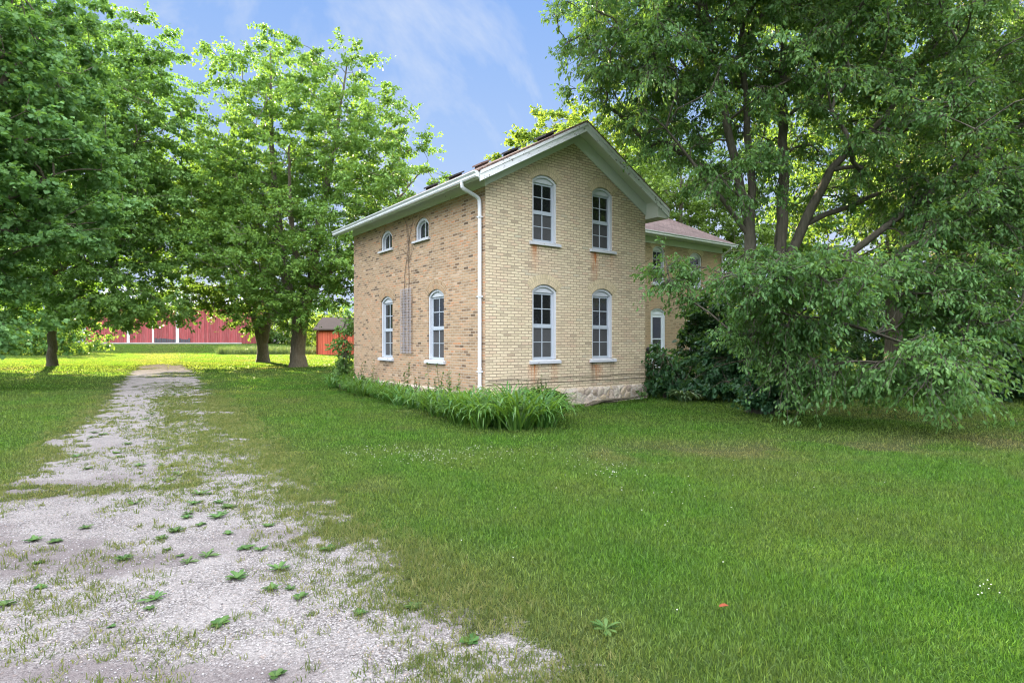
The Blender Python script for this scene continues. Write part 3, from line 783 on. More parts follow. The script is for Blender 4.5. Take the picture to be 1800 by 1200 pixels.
# boxed return at the right eave and closing board at the left
bm = bmesh.new()
hex8(bm, [(W_ + 0.005, -OV + 0.002, 5.0), (W_ + OV - 0.01, -OV + 0.002, 5.0), (W_ + OV - 0.01, YB, 5.0), (W_ + 0.005, YB, 5.0),
          (W_ + 0.005, -OV + 0.002, zr(W_) - 0.074), (W_ + OV - 0.01, -OV + 0.002, 5.18), (W_ + OV - 0.01, YB, 5.18), (W_ + 0.005, YB, zr(W_) - 0.074)])
bm_obj('eave_box', bm, M['soffit'], house)
bm = bmesh.new(); box(bm, -OV - 0.02, -OV - 0.001, -OV, YB, 5.09, 5.245); bm_obj('fascia', bm, M['frieze'], house)
# gutter along the left eave (ogee profile) and its downspout
gp = [(0, 0, 0.0), (-0.075, 0, 0.0), (-0.095, 0, 0.03), (-0.088, 0, 0.07), (-0.125, 0, 0.11), (-0.125, 0, 0.128), (-0.112, 0, 0.128), (-0.075, 0, 0.07), (-0.07, 0, 0.012), (-0.008, 0, 0.012), (-0.008, 0, 0.125), (0, 0, 0.125)]
bm = bmesh.new(); prism(bm, gp, (-OV - 0.022, -OV - 0.02, 5.115), (-OV - 0.022, YB, 5.115))
for yy in (-OV - 0.02, YB):
    prism(bm, [(0, 0, 0), (-0.075, 0, 0), (-0.095, 0, 0.03), (-0.088, 0, 0.07), (-0.12, 0, 0.11), (-0.12, 0, 0.125), (0, 0, 0.124)], (-OV - 0.0225, yy + 0.001, 5.116), (-OV - 0.0225, yy + 0.006, 5.116))
bm_obj('gutter', bm, M['gutter'], house)
bm = bmesh.new()
pts = [(-OV - 0.08, 0.14, 5.13), (-OV - 0.08, 0.14, 5.06), (-OV - 0.07, 0.14, 5.02), (-OV - 0.03, 0.14, 4.985), (-0.16, 0.14, 4.87), (-0.095, 0.14, 4.83), (-0.07, 0.14, 4.78), (-0.06, 0.14, 4.6), (-0.06, 0.14, 3.0), (-0.06, 0.14, 1.2), (-0.06, 0.14, 0.35)]
tube(bm, pts, 0.043, 10)
for z in (4.4, 2.6, 0.9):
    box(bm, -0.11, -0.004, 0.088, 0.192, z, z + 0.03)
for zz in (0.96, 0.55):
    tube(bm, [(-0.06, 0.14, zz), (-0.06, 0.14, zz + 0.05)], 0.05, 10)
bm_obj('downspout', bm, M['downspout'], house)
# wing roof, gutter and trims
def zw(y): return ZE + 0.05 + 0.48 * ((y - (Y0 - OV)) if y <= (Y0 + Y1) / 2 else ((Y1 + OV) - y))
bm = bmesh.new(); uvl = bm.loops.layers.uv.verify()
ym = (Y0 + Y1) / 2
for (ya, yb) in ((Y0 - OV, ym), (Y1 + OV, ym + 0.001)):
    v = [bm.verts.new((x, y, zw(y) + dz)) for dz in (0.0, 0.05) for (x, y) in ((X0 - 0.1, ya), (X1 + OV, ya), (X1 + OV, yb), (X0 - 0.1, yb))]
    for q in ((0, 1, 2, 3), (4, 5, 6, 7), (0, 1, 5, 4), (1, 2, 6, 5), (2, 3, 7, 6), (3, 0, 4, 7)):
        f = bm.faces.new([v[i] for i in q])
        for l in f.loops: l[uvl].uv = (l.vert.co.x, abs(l.vert.co.y - ya) * 1.11)
bm_obj('wing_roof', bm, M['shingle_red'], house)
bm = bmesh.new(); box(bm, W_ + 0.06, X1 + OV - 0.01, Y0 - OV + 0.01, Y0 - 0.005, ZE - 0.06, ZE - 0.02); box(bm, W_ + 0.06, X1 + OV - 0.02, Y0 - OV, Y0 - OV + 0.02, ZE - 0.10, ZE + 0.04)
box(bm, W_ + 0.02, X1 + 0.02, Y0 - 0.035, Y0 - 0.004, ZE - 0.32, ZE - 0.065)
bm_obj('wing_soffit', bm, M['frieze'], house)
bm = bmesh.new(); prism(bm, [(0, -q[0] * -1, q[2]) for q in gp], (W_ + 0.5, Y0 - OV - 0.003, ZE - 0.07), (X1 + OV, Y0 - OV - 0.003, ZE - 0.07)); bm_obj('wing_gutter', bm, M['gutter'], house)
bm = bmesh.new()
tube(bm, [(X1 - 0.02, Y0 - OV - 0.06, ZE - 0.06), (X1 - 0.02, Y0 - OV - 0.06, ZE - 0.15), (X1 - 0.05, Y0 - 0.08, ZE - 0.42), (X1 - 0.05, Y0 - 0.06, ZE - 0.6), (X1 - 0.05, Y0 - 0.06, 0.2)], 0.042, 8)
bm_obj('wing_downspout', bm, M['downspout'], house)
bm = bmesh.new()
hexp = lambda ya, yb: [(X1 + OV + 0.002, ya, zw(ya) - 0.16), (X1 + OV + 0.03, ya, zw(ya) - 0.16), (X1 + OV + 0.03, yb, zw(yb) - 0.16), (X1 + OV + 0.002, yb, zw(yb) - 0.16),
                       (X1 + OV + 0.002, ya, zw(ya) + 0.0), (X1 + OV + 0.03, ya, zw(ya) + 0.0), (X1 + OV + 0.03, yb, zw(yb) + 0.0), (X1 + OV + 0.002, yb, zw(yb) + 0.0)]
hex8(bm, hexp(Y0 - OV, ym)); bm_obj('wing_rake_board', bm, M['rake'], house)
# two old cables stapled low on the gable wall
for k, (za, zb, sa) in enumerate(((0.70, 0.71, 0.05), (0.62, 0.58, 0.02))):
    bm = bmesh.new()
    pts = [(s, -0.016, za + (zb - za) * s / W_ + 0.012 * math.sin(s * (3.1 + k)) ) for s in np.linspace(sa, W_ - 0.02, 16)]
    tube(bm, pts, 0.0052, 5); bm_obj('wall_cable', bm, M['black'], house)

# trellis against the side wall, and dry vine stems above it
tr = empty('trellis', h2w(-0.05, 3.9, 1.27), A0)
tag(tr, 'weathered white lattice trellis fixed to brick wall between two tall windows', 'trellis')
bm = bmesh.new()
for k in range(8): box(bm, -0.012, -0.001, -0.32 + k * 0.0895 - 0.008, -0.32 + k * 0.0895 + 0.008, 0, 1.80)
bm_obj('upright_slats', bm, M['lattice'], tr)
bm = bmesh.new()
for k in range(24): box(bm, 0.0, 0.010, -0.335, 0.325, 0.03 + k * 0.0757, 0.03 + k * 0.0757 + 0.014)
bm_obj('cross_slats', bm, M['lattice'], tr)
bm = bmesh.new()
def vine(pts, r0):
    q = [h2w(-0.022, s, z) for s, z in pts]
    tube(bm, q, [r0 * (1 - 0.6 * i / len(q)) for i in range(len(q))], 5)
def wig(s0, z0, s1, z1, n=14, a=0.06):
    return [(s0 + (s1 - s0) * t + a * rnd.uniform(-1, 1) * (0.2 + t), z0 + (z1 - z0) * t) for t in np.linspace(0, 1, n)]
vine(wig(3.75, 1.4, 3.80, 4.2, 16, 0.04) + wig(3.80, 4.3, 3.45, 5.08, 8, 0.05), 0.014)
vine(wig(4.10, 1.4, 4.05, 3.3, 10, 0.03) + wig(4.05, 3.4, 3.75, 4.4, 8, 0.04) + wig(3.75, 4.5, 4.05, 5.08, 6, 0.05), 0.012)
vine(wig(3.78, 4.1, 3.95, 4.95, 8, 0.05), 0.008)
for k in range(22):
    s = rnd.uniform(3.45, 4.3); z = rnd.uniform(3.2, 4.9)
    if abs(s - 3.04) < .5 and z > 4.2: continue
    vine(wig(s, z, s + rnd.uniform(-0.3, 0.3), z + rnd.uniform(-0.1, 0.4), 5, 0.04), 0.005)
for k in range(16):
    s = rnd.uniform(3.62, 4.2); z = rnd.uniform(1.9, 2.7)
    vine(wig(s, z, s + rnd.uniform(-0.15, 0.15), z + rnd.uniform(0.1, 0.5), 5, 0.03), 0.006)
tag(bm_obj('dry_vine', bm, M['vine']), 'bare brown vine stems climbing the brick wall above the trellis', 'vine')

# garden stake beside the wing door
gs = empty('garden_stake', (4.02, 17.3, 0)); tag(gs, 'thin dark metal garden stake with a small lantern near the wing door', 'garden stake')
bm = bmesh.new(); tube(bm, [(0, 0, -0.1), (0, 0, 1.25)], 0.012, 6); bm_obj('pole', bm, M['black'], gs)
bm = bmesh.new(); box(bm, -0.05, 0.05, -0.05, 0.05, 1.25, 1.38); hex8(bm, [(-0.07, -0.07, 1.381), (0.07, -0.07, 1.381), (0.07, 0.07, 1.381), (-0.07, 0.07, 1.381), (-0.02, -0.02, 1.44), (0.02, -0.02, 1.44), (0.02, 0.02, 1.44), (-0.02, 0.02, 1.44)])
bm_obj('lantern', bm, M['black'], gs)

# ------------------------------------------------------------------ barn and sheds
def gable_building(root, w, dpt, hw, hr, wallmat, roofmat, trims=(), base=None, ov=0.5):
    def poly(name, loop, mat, ufn, par=root):
        bm = bmesh.new(); uvl = bm.loops.layers.uv.new('UVMap')
        f = bm.faces.new([bm.verts.new(p) for p in loop])
        for l in f.loops: l[uvl].uv = ufn(l.vert.co)
        return bm
    bm = bmesh.new(); uvl = bm.loops.layers.uv.new('UVMap')
    def add(loop, ufn):
        f = bm.faces.new([bm.verts.new(p) for p in loop])
        for l in f.loops: l[uvl].uv = ufn(l.vert.co)
    x0, x1 = -w / 2, w / 2
    fx = lambda c: (c.x, c.z); fy = lambda c: (c.y, c.z)
    add([(x0, 0, -.5), (x1, 0, -.5), (x1, 0, hw), (x0, 0, hw)], fx); add([(x0, dpt, -.5), (x1, dpt, -.5), (x1, dpt, hw), (x0, dpt, hw)], fx)
    add([(x0, 0, -.5), (x0, dpt, -.5), (x0, dpt, hw), (x0, dpt / 2, hr), (x0, 0, hw)], fy); add([(x1, 0, -.5), (x1, dpt, -.5), (x1, dpt, hw), (x1, dpt / 2, hr), (x1, 0, hw)], fy)
    bm_obj('wall', bm, wallmat, root)
    bm = bmesh.new()
    sl = (hr - hw) / (dpt / 2)
    for (ya, za, yb, zb) in ((-ov, hw - ov * sl, dpt / 2, hr), (dpt + ov, hw - ov * sl, dpt / 2 + .001, hr)):
        hex8(bm, [(x0 - ov, ya, za + .02), (x1 + ov, ya, za + .02), (x1 + ov, yb, zb + .02), (x0 - ov, yb, zb + .02), (x0 - ov, ya, za + .14), (x1 + ov, ya, za + .14), (x1 + ov, yb, zb + .14), (x0 - ov, yb, zb + .14)])
    bm_obj('roof', bm, roofmat, root)
    for (xa, tw) in trims:
        bm = bmesh.new(); box(bm, xa - tw / 2, xa + tw / 2, -.06, -.005, -.02, hw - .1); bm_obj('white_trim', bm, M['trim'], root)
    if base:
        bm = bmesh.new(); box(bm, x0 - .05, x1 + .05, -.12, -.004, -.4, base)
        bm_obj('footing', bm, M['stonebase'], root)

bz = float(gz(-45, 75))
barn = empty('barn', (-44.5, 75, bz), R(2)); tag(barn, 'large weathered red barn with white vertical trim behind the trees', 'barn')
gable_building(barn, 19.5, 11, 5.0, 7.6, M['barn'], M['barnroof'], ((-4.45, 0.32), (-1.35, 0.22), (1.7, 0.36)), 0.16)
bm = bmesh.new()
for k in range(15): box(bm, -1.15 + k * 0.30, -1.15 + k * 0.30 + 0.25, -.055, -.006, 0.17, 0.55 + 0.2 * rnd.random())
bm_obj('grey_skirting_boards', bm, M['greyboards'], barn)
shed = empty('shed', (-15.9, 55, 0.30), R(-4)); tag(shed, 'small bright red board shed partly hidden behind the brick house', 'shed')
gable_building(shed, 5.0, 4, 2.45, 3.5, M['shed'], M['shedroof'], (), None, 0.25)
bm = bmesh.new(); box(bm, -1.15, -0.35, -.05, -.005, 0.05, 2.1); dr = bm_obj('door', bm, M['shed'], shed)
dr.data.uv_layers.new(name='UVMap')
bm = bmesh.new(); box(bm, -2.5, -2.36, -.05, -.005, -.02, 2.3); box(bm, -.33, -.25, -.045, -.004, 0, 2.2); box(bm, -2.3, 2.4, -.06, -.004, 2.22, 2.36); bm_obj('corner_board', bm, M['shed'], shed)
s2 = empty('outbuilding', (-37.5, 100, 0.6), R(12)); tag(s2, 'distant grey outbuilding glimpsed between the two maple trunks', 'outbuilding')
gable_building(s2, 9, 7, 3.2, 5.2, M['greyboards'], M['barnroof'], (), None, 0.4)

# ------------------------------------------------------------------ trees
def unit(v): return v / np.maximum(np.linalg.norm(v, axis=-1, keepdims=True), 1e-9)

def leaf_mesh(name, P, A, Nn, L, wr, mat, parent, rs, shape='kite', clump=None):
    n = len(P)
    A = unit(A); S = unit(np.cross(A, Nn)); Nn = np.cross(S, A)
    L = L[:, None]
    if shape == 'kite':
        T = [(0, 0, 0), (0.42, 0.5, 0.10), (1, 0, -0.12), (0.42, -0.5, 0.10)]; faces = [(0, 1, 2), (0, 2, 3)]
    elif shape == 'lobed':
        T = [(0, 0, 0), (0.10, 0.42, 0.05), (0.42, 0.30, 0.05), (0.55, 0.60, 0.02), (1, 0, -0.15), (0.55, -0.60, 0.02), (0.42, -0.30, 0.05), (0.10, -0.42, 0.05)]
        faces = [(0, 1, 2), (0, 2, 4), (2, 3, 4), (0, 4, 6), (6, 4, 5), (0, 6, 7)]
    else:
        T = [(0, 0, 0), (0.3, 0.42, 0.06), (0.62, 0.40, 0.03), (1, 0, -0.16), (0.62, -0.40, 0.03), (0.3, -0.42, 0.06)]
        faces = [(0, 1, 2), (0, 2, 3), (0, 3, 4), (0, 4, 5)]
    k = len(T)
    V = np.empty((n, k, 3))
    for i, (t, s, h) in enumerate(T): V[:, i] = P + A * L * t + S * L * wr * s + Nn * L * h
    F = (np.arange(n)[:, None, None] * k + np.array(faces)[None]).reshape(-1, 3)
    r = rs.rand(n)
    if clump is not None: r = np.clip(0.55 * r + 0.45 * clump, 0, 1)
    return np_mesh(name, V.reshape(-1, 3), F, mat, parent, attrs={'rnd': np.repeat(r, k)})

def tubes_mesh(name, p0, p1, r0, r1, t0, t1, mat, parent):
    """independent tapered pieces that share ring positions at their ends"""
    Vs = []; Fs = []; base = 0
    rm = np.maximum(r0, r1)
    for lo, hi, n in ((0.12, 99, 12), (0.035, 0.12, 7), (0, 0.035, 4)):
        sel = (rm >= lo) & (rm < hi)
        if not sel.any(): continue
        m = sel.sum(); ang = np.arange(n) * 2 * math.pi / n
        def ring_(p, t, r):
            t = unit(t); ref = np.where(np.abs(t[:, 1:2]) > 0.93, np.array([[1.0, 0, 0.1]]), np.array([[0.12, 1.0, 0.05]]))
            a = unit(np.cross(t, ref)); b = np.cross(t, a)
            return p[:, None] + (a[:, None] * np.cos(ang)[None, :, None] + b[:, None] * np.sin(ang)[None, :, None]) * r[:, None, None]
        V = np.concatenate([ring_(p0[sel], t0[sel], r0[sel]), ring_(p1[sel], t1[sel], r1[sel])], 1).reshape(-1, 3)
        i = np.arange(n); j = (i + 1) % n
        F = np.stack([i, j, j + n, i + n], 1)[None] + (np.arange(m) * 2 * n)[:, None, None]
        Vs.append(V); Fs.append(F.reshape(-1, 4) + base); base += len(V)
    return np_mesh(name, np.concatenate(Vs), np.concatenate(Fs), mat, parent, smooth=True)

def sample_lobes(lobes, n, rs, mind, shell=0.5):
    """points spread in a union of ellipsoids, kept mind apart, biased to the shell"""
    vol = np.array([l[3] * l[4] * l[5] * (l[6] if len(l) > 6 else 1) for l in lobes]) ** 0.8; vol /= vol.sum()
    pts = np.empty((n, 3)); c = 0; tries = 0
    while c < n and tries < n * 40:
        tries += 1
        l = lobes[rs.choice(len(lobes), p=vol)]
        d = rs.randn(3); d /= np.linalg.norm(d); r = rs.rand() ** shell * (1 + 0.06 * rs.randn())
        p = np.array(l[:3]) + d * r * np.array(l[3:6])
        if p[2] < 0.25: continue
        if c and ((pts[:c] - p) ** 2).sum(1).min() < mind * mind: continue
        pts[c] = p; c += 1
    return pts[:c]

class Skel:
    def __init__(s, cap=60000):
        s.p = np.zeros((cap, 3)); s.par = np.full(cap, -1); s.n = 0; s.rmin = np.zeros(cap)
    def add(s, p, par, rmin=0.0):
        s.p[s.n] = p; s.par[s.n] = par; s.rmin[s.n] = rmin; s.n += 1; return s.n - 1

def build_tree(name, label, cat, base, stems, lobes, ncl, lpc, leaf, matname, bark='bark', seed=1, root_r=0.4, wr=0.75, shape='kite', clR=0.9, mind=0.7,
               shell=0.5, droop=0.15, flat=0.5, upb=0.9, group=None, twigs=False, bare=0, leafdroop=0.25, jit=0.12, wk=0.9, skip=None, extra_targets=None):
    rs = np.random.RandomState(seed)
    root = empty(name, base); tag(root, label, cat, group)
    base = np.array(base)
    sk = Skel()
    for si, st in enumerate(stems):
        pts = np.array([q[:3] for q in st], float); rad = [q[3] for q in st]
        if si == 0: prev = sk.add(pts[0], -1, rad[0])
        else:
            d = ((sk.p[:sk.n] - pts[0]) ** 2).sum(1); prev = int(d.argmin())
        for a in range(len(pts) - 1):
            m = max(1, int(np.linalg.norm(pts[a + 1] - pts[a]) / 0.35))
            for k in range(1, m + 1):
                t = k / m
                q = pts[a] + (pts[a + 1] - pts[a]) * t + rs.randn(3) * 0.018
                prev = sk.add(q, prev, rad[a] + (rad[a + 1] - rad[a]) * t)
    nst = sk.n
    T = sample_lobes(lobes, ncl, rs, mind, shell)
    if extra_targets is not None: T = np.concatenate([T, np.array(extra_targets, float)])
    if skip is not None: T = T[~skip(T)]
    dd = ((T[:, None] - sk.p[None, :nst]) ** 2).sum(2).min(1); T = T[np.argsort(dd)]
    tips = []; dirs = []
    for t in T:
        v = t - sk.p[:sk.n]; d = np.sqrt((v ** 2).sum(1)) + 1e-6
        cost = d * (1 + wk * np.maximum(0, 0.3 - v[:, 2] / d)) + np.where(sk.p[:sk.n, 2] < base[2] + 1.2, 2.0, 0) + np.where(np.arange(sk.n) < nst, 0, 0.25)
        i = int(cost.argmin()); p = sk.p[i].copy(); vec = v[i]; L = d[i]
        pd = sk.p[i] - sk.p[sk.par[i]] if sk.par[i] >= 0 else np.array([0, 0, 1.0])
        pd = pd / (np.linalg.norm(pd) + 1e-9)
        d0 = unit(pd * 0.55 + vec / L * 0.9 + np.array([0, 0, 0.25]))
        m = max(2, int(L / 0.45)); prev = i
        c1 = p + d0 * L * 0.45
        for k in range(1, m + 1):
            u = k / m
            q = p * (1 - u) ** 2 + c1 * 2 * u * (1 - u) + t * u * u + (rs.randn(3) * jit * 0.45 * min(1, L) * (1 if k < m else 0))
            prev = sk.add(q, prev)
        tips.append(prev); dirs.append(unit(t - c1))
    n = sk.n; p = sk.p[:n]; par = sk.par[:n]
    r = np.zeros(n); tipset = np.zeros(n); tipset[tips] = 1; ex = 2.35; acc = np.where(tipset > 0, 0.011 ** ex, 0.0)
    for i in range(n - 1, 0, -1):
        acc[i] = max(acc[i], 0.008 ** ex); acc[par[i]] += acc[i]
    r = acc ** (1 / ex); r = np.minimum(r * 1.0, root_r); r = np.where(sk.rmin[:n] > 0, sk.rmin[:n], np.minimum(r, 0.16))
    for i in range(nst, n):
        r[i] = min(r[i], 0.75 * r[par[i]] if par[i] < nst else r[par[i]])
        r[i] = max(r[i], 0.005)
    fl = 1 + 0.38 * np.exp(-np.maximum(p[:, 2] - base[2], 0) / 0.28) * (np.arange(n) < nst)
    r = r * fl
    idx = np.arange(1, n); pp = par[idx]
    tang = np.zeros((n, 3)); tang[idx] = p[idx] - p[pp]; tang[0] = p[1] - p[0]
    main = np.full(n, -1)
    for i in idx[::-1]:
        if main[par[i]] < 0 or r[i] > r[main[par[i]]]: main[par[i]] = i
    cont = main[pp] == idx
    r0 = np.where(cont, r[pp], np.minimum(r[pp], r[idx] * 1.15)); t0 = np.where(cont[:, None], tang[pp], tang[idx])
    P0, P1, R0, R1, T0, T1 = p[pp], p[idx], r0, r[idx], t0, tang[idx]
    tips = np.array(tips); TP = p[tips]; TD = np.array(dirs)
    nt_ = 9; per = max(1, lpc // nt_)
    m = len(TP)
    nleafcl = m - bare
    e = rs.randn(m, nt_, 3); e = e / np.linalg.norm(e, axis=2, keepdims=True) * (rs.rand(m, nt_, 1) ** 0.5)
    e[:, :, 2] *= flat
    E = TP[:, None] + e * clR * (0.7 + 0.6 * rs.rand(m, 1, 1)) + TD[:, None] * clR * 0.35
    hd = np.linalg.norm(e[:, :, :2], axis=2); E[:, :, 2] -= droop * clR * hd * 1.2
    S = TP[:, None] - TD[:, None] * clR * 0.35 * rs.rand(m, nt_, 1)
    if twigs or bare:
        tp0 = S.reshape(-1, 3); tp1 = E.reshape(-1, 3); mid = (tp0 + tp1) / 2 + rs.randn(len(tp0), 3) * 0.04 + np.array([0, 0, 0.05])
        rr = np.full(len(tp0), 0.006)
        P0 = np.concatenate([P0, tp0, mid]); P1 = np.concatenate([P1, mid, tp1]); R0 = np.concatenate([R0, rr, rr * 0.8]); R1 = np.concatenate([R1, rr * 0.8, rr * 0.45])
        tt0 = mid - tp0; tt1 = tp1 - mid
        T0 = np.concatenate([T0, tt0, (tt0 + tt1)]); T1 = np.concatenate([T1, (tt0 + tt1), tt1])
    if bare < 0 or True:
        b = base[None]
        tubes_mesh('trunk', P0 - b, P1 - b, R0, R1, T0, T1, M[bark], root)
    q = 0.25 + 0.8 * rs.rand(m, nt_, per, 1)
    LP = S[:, :, None] + (E - S)[:, :, None] * q + rs.randn(m, nt_, per, 3) * np.array([0.07, 0.07, 0.05]) * (clR ** 0.5)
    ax = unit(E - S)[:, :, None] * 0.6 + rs.randn(m, nt_, per, 3) * 0.55 + np.array([0, 0, -leafdroop])
    nm = np.array([0, 0, upb]) + rs.randn(m, nt_, per, 3) * 0.55
    cl = np.repeat(rs.rand(m), nt_ * per)
    LP = LP.reshape(-1, 3); ax = ax.reshape(-1, 3); nm = unit(nm.reshape(-1, 3))
    keep = (LP[:, 2] > base[2] + 0.12) & (np.repeat(np.arange(m), nt_ * per) < nleafcl)
    keep &= rs.rand(len(LP)) < 0.94
    LP, ax, nm, cl = LP[keep], ax[keep], nm[keep], cl[keep]
    ln = leaf * (0.45 + 0.85 * rs.rand(len(LP)))
    leaf_mesh('crown', LP - base[None], ax, nm, ln, wr, M[matname], root, rs, shape, cl)
    return root

def stem(base, pts):   # pts (x,y,z,r) absolute
    return [(base[0], base[1], base[2] - 0.15, pts[0][3])] + list(pts)

# middle maple with the thick trunk
b = (-12.4, 34, float(gz(-12.4, 34)))
build_tree('maple_tree', 'tall maple with thick forked trunk and sunlit top, nearest left of the brick house', 'tree', b,
    [[(b[0], b[1], b[2] - .15, .44), (b[0], b[1], 1.2, .41), (-12.3, 34, 3.0, .42), (-12.9, 34, 4.2, .30), (-13.6, 34.2, 8, .22), (-14.1, 34.4, 13, .13), (-14.2, 34.5, 18.6, .04)],
     [(-12.3, 34, 3.0, .35), (-11.6, 33.9, 4.6, .29), (-11.2, 33.8, 8, .22), (-10.4, 33.8, 12, .14), (-9.6, 34, 17.5, .04)],
     [(-11.6, 33.9, 4.4, .2), (-9.8, 33.6, 6.3, .16), (-7.4, 33.4, 8.6, .10), (-5.4, 33.3, 11, .04)],
     [(-12.3, 34, 5, .2), (-12.3, 32.6, 8.5, .13), (-12.0, 31.5, 12, .05)]],
    [(-13.9, 34.5, 13.6, 4.3, 4.3, 7.0), (-9.4, 34, 12.6, 3.6, 3.8, 6.4), (-7.6, 33.5, 10.4, 4.0, 4.2, 4.6), (-12, 33, 6.6, 5.6, 5.2, 3.6), (-12.6, 32.5, 3.6, 2.8, 2.4, 1.3), (-16.0, 33, 9.5, 2.4, 2.5, 3.5), (-9.6, 33.5, 4.9, 2.2, 2.0, 1.3, 1.5)],
    780, 215, 0.145, 'maple', seed=3, root_r=.5, clR=0.95, mind=0.62, droop=0.25, wr=0.85)
b = (-16.9, 39.8, float(gz(-16.9, 39.8)))
build_tree('maple_tree', 'slimmer twin-stemmed maple just left of the thick trunked maple', 'tree', b,
    [[(b[0], b[1], b[2] - .15, .38), (b[0], b[1], 1.3, .35), (-17.4, 39.8, 3.2, .26), (-19, 39.6, 7, .18), (-20.6, 39.5, 12, .05)],
     [(b[0], b[1], 1.0, .26), (-16.5, 39.7, 3.4, .24), (-16.8, 39.5, 8, .15), (-17.5, 39.5, 13, .05)]],
    [(-20.3, 39.5, 9.2, 4.4, 4.6, 5.4), (-20.5, 38.5, 4.6, 3.0, 3, 1.3), (-17.5, 39.5, 10, 3.6, 4, 5), (-16.9, 39, 4.4, 3.0, 3.2, 2.3)],
    480, 215, 0.155, 'maple', seed=5, root_r=.44, clR=0.95, mind=0.62, droop=0.3, wr=0.85)
# left group
b = (-27.6, 35.2, float(gz(-27.6, 35.2)))
build_tree('maple_tree', 'maple with slender grey trunk standing on the lawn left of the driveway', 'tree', b,
    [[(b[0], b[1], b[2] - .15, .26), (b[0], b[1], 2.0, .235), (-27.3, 35, 6, .24), (-27, 34.6, 12, .16), (-26.5, 34.2, 18, .07), (-26.5, 34, 21, .03)],
     [(-27.3, 35, 5, .18), (-24.5, 34, 8.5, .13), (-21, 33, 13, .05)], [(-27.3, 35, 4.5, .15), (-24.5, 33, 5.8, .10), (-21, 32, 7, .05)]],
    [(-27.5, 34, 13.5, 7.0, 6, 9), (-21.4, 32.8, 12.8, 3.9, 4.4, 6.8), (-23.5, 32, 6.4, 5.6, 4.6, 3.2), (-29, 33, 5, 4, 3.5, 2.5), (-23.0, 31, 4.0, 4.4, 3, 1.4), (-20.5, 31, 3.5, 3.6, 2.4, 0.9, 2.5), (-20.0, 32, 8.5, 3.2, 3.5, 4)],
    1150, 230, 0.165, 'maple_dark', seed=8, root_r=.32, clR=1.0, mind=0.62, droop=0.35, wr=0.85, flat=0.4)
b = (-20.0, 17.8, 0.0)
build_tree('maple_tree', 'large pale leaved maple reaching in over the left edge of the lawn', 'tree', b,
    [[(b[0], b[1], -.15, .42), (b[0], b[1], 2.2, .36), (-19.7, 18, 6, .27), (-19.5, 18.3, 11, .15), (-19.4, 18.5, 15.5, .04)],
     [(-19.8, 18, 3.2, .2), (-17.5, 18.4, 5.2, .13), (-14.8, 19, 7, .05)], [(-19.7, 18, 5.5, .18), (-17, 18.6, 9, .11), (-15, 19, 11.5, .05)],
     [(-19.8, 18, 2.6, .16), (-18.0, 17.6, 3.6, .10), (-16.2, 17.3, 3.4, .05)]],
    [(-19.5, 18.3, 11, 6.0, 5.2, 6.5), (-16.3, 19.2, 7.6, 3.4, 3.0, 3.4), (-18.2, 18, 4.4, 3.4, 3.0, 1.8), (-16.4, 17.4, 2.6, 1.8, 1.5, 1.2), (-14.6, 19.5, 5.6, 1.5, 1.4, 1.0)],
    900, 220, 0.14, 'maple_near', seed=9, root_r=.42, clR=0.8, mind=0.5, droop=0.4, wr=0.85, shape='lobed', flat=0.4)
# behind the house
b = (3.2, 42, 0.19)
build_tree('maple_tree', 'bright yellow green sunlit tree rising behind the roof ridge', 'tree', b,
    [[(b[0], b[1], 0, .4), (3.2, 42, 4, .32), (3, 42, 10, .2), (3, 42, 17, .04)], [(3.2, 42, 5, .2), (0.8, 41.5, 10, .1), (0.2, 41.5, 14, .04)]],
    [(3.2, 42, 12.3, 4.0, 4.0, 6.6), (1.3, 41.6, 11.6, 2.9, 3, 5.0), (7.5, 43, 12.5, 4, 4, 7)],
    620, 200, 0.20, 'gold', seed=13, root_r=.4, clR=0.9, mind=0.6, droop=0.2, wr=0.85)

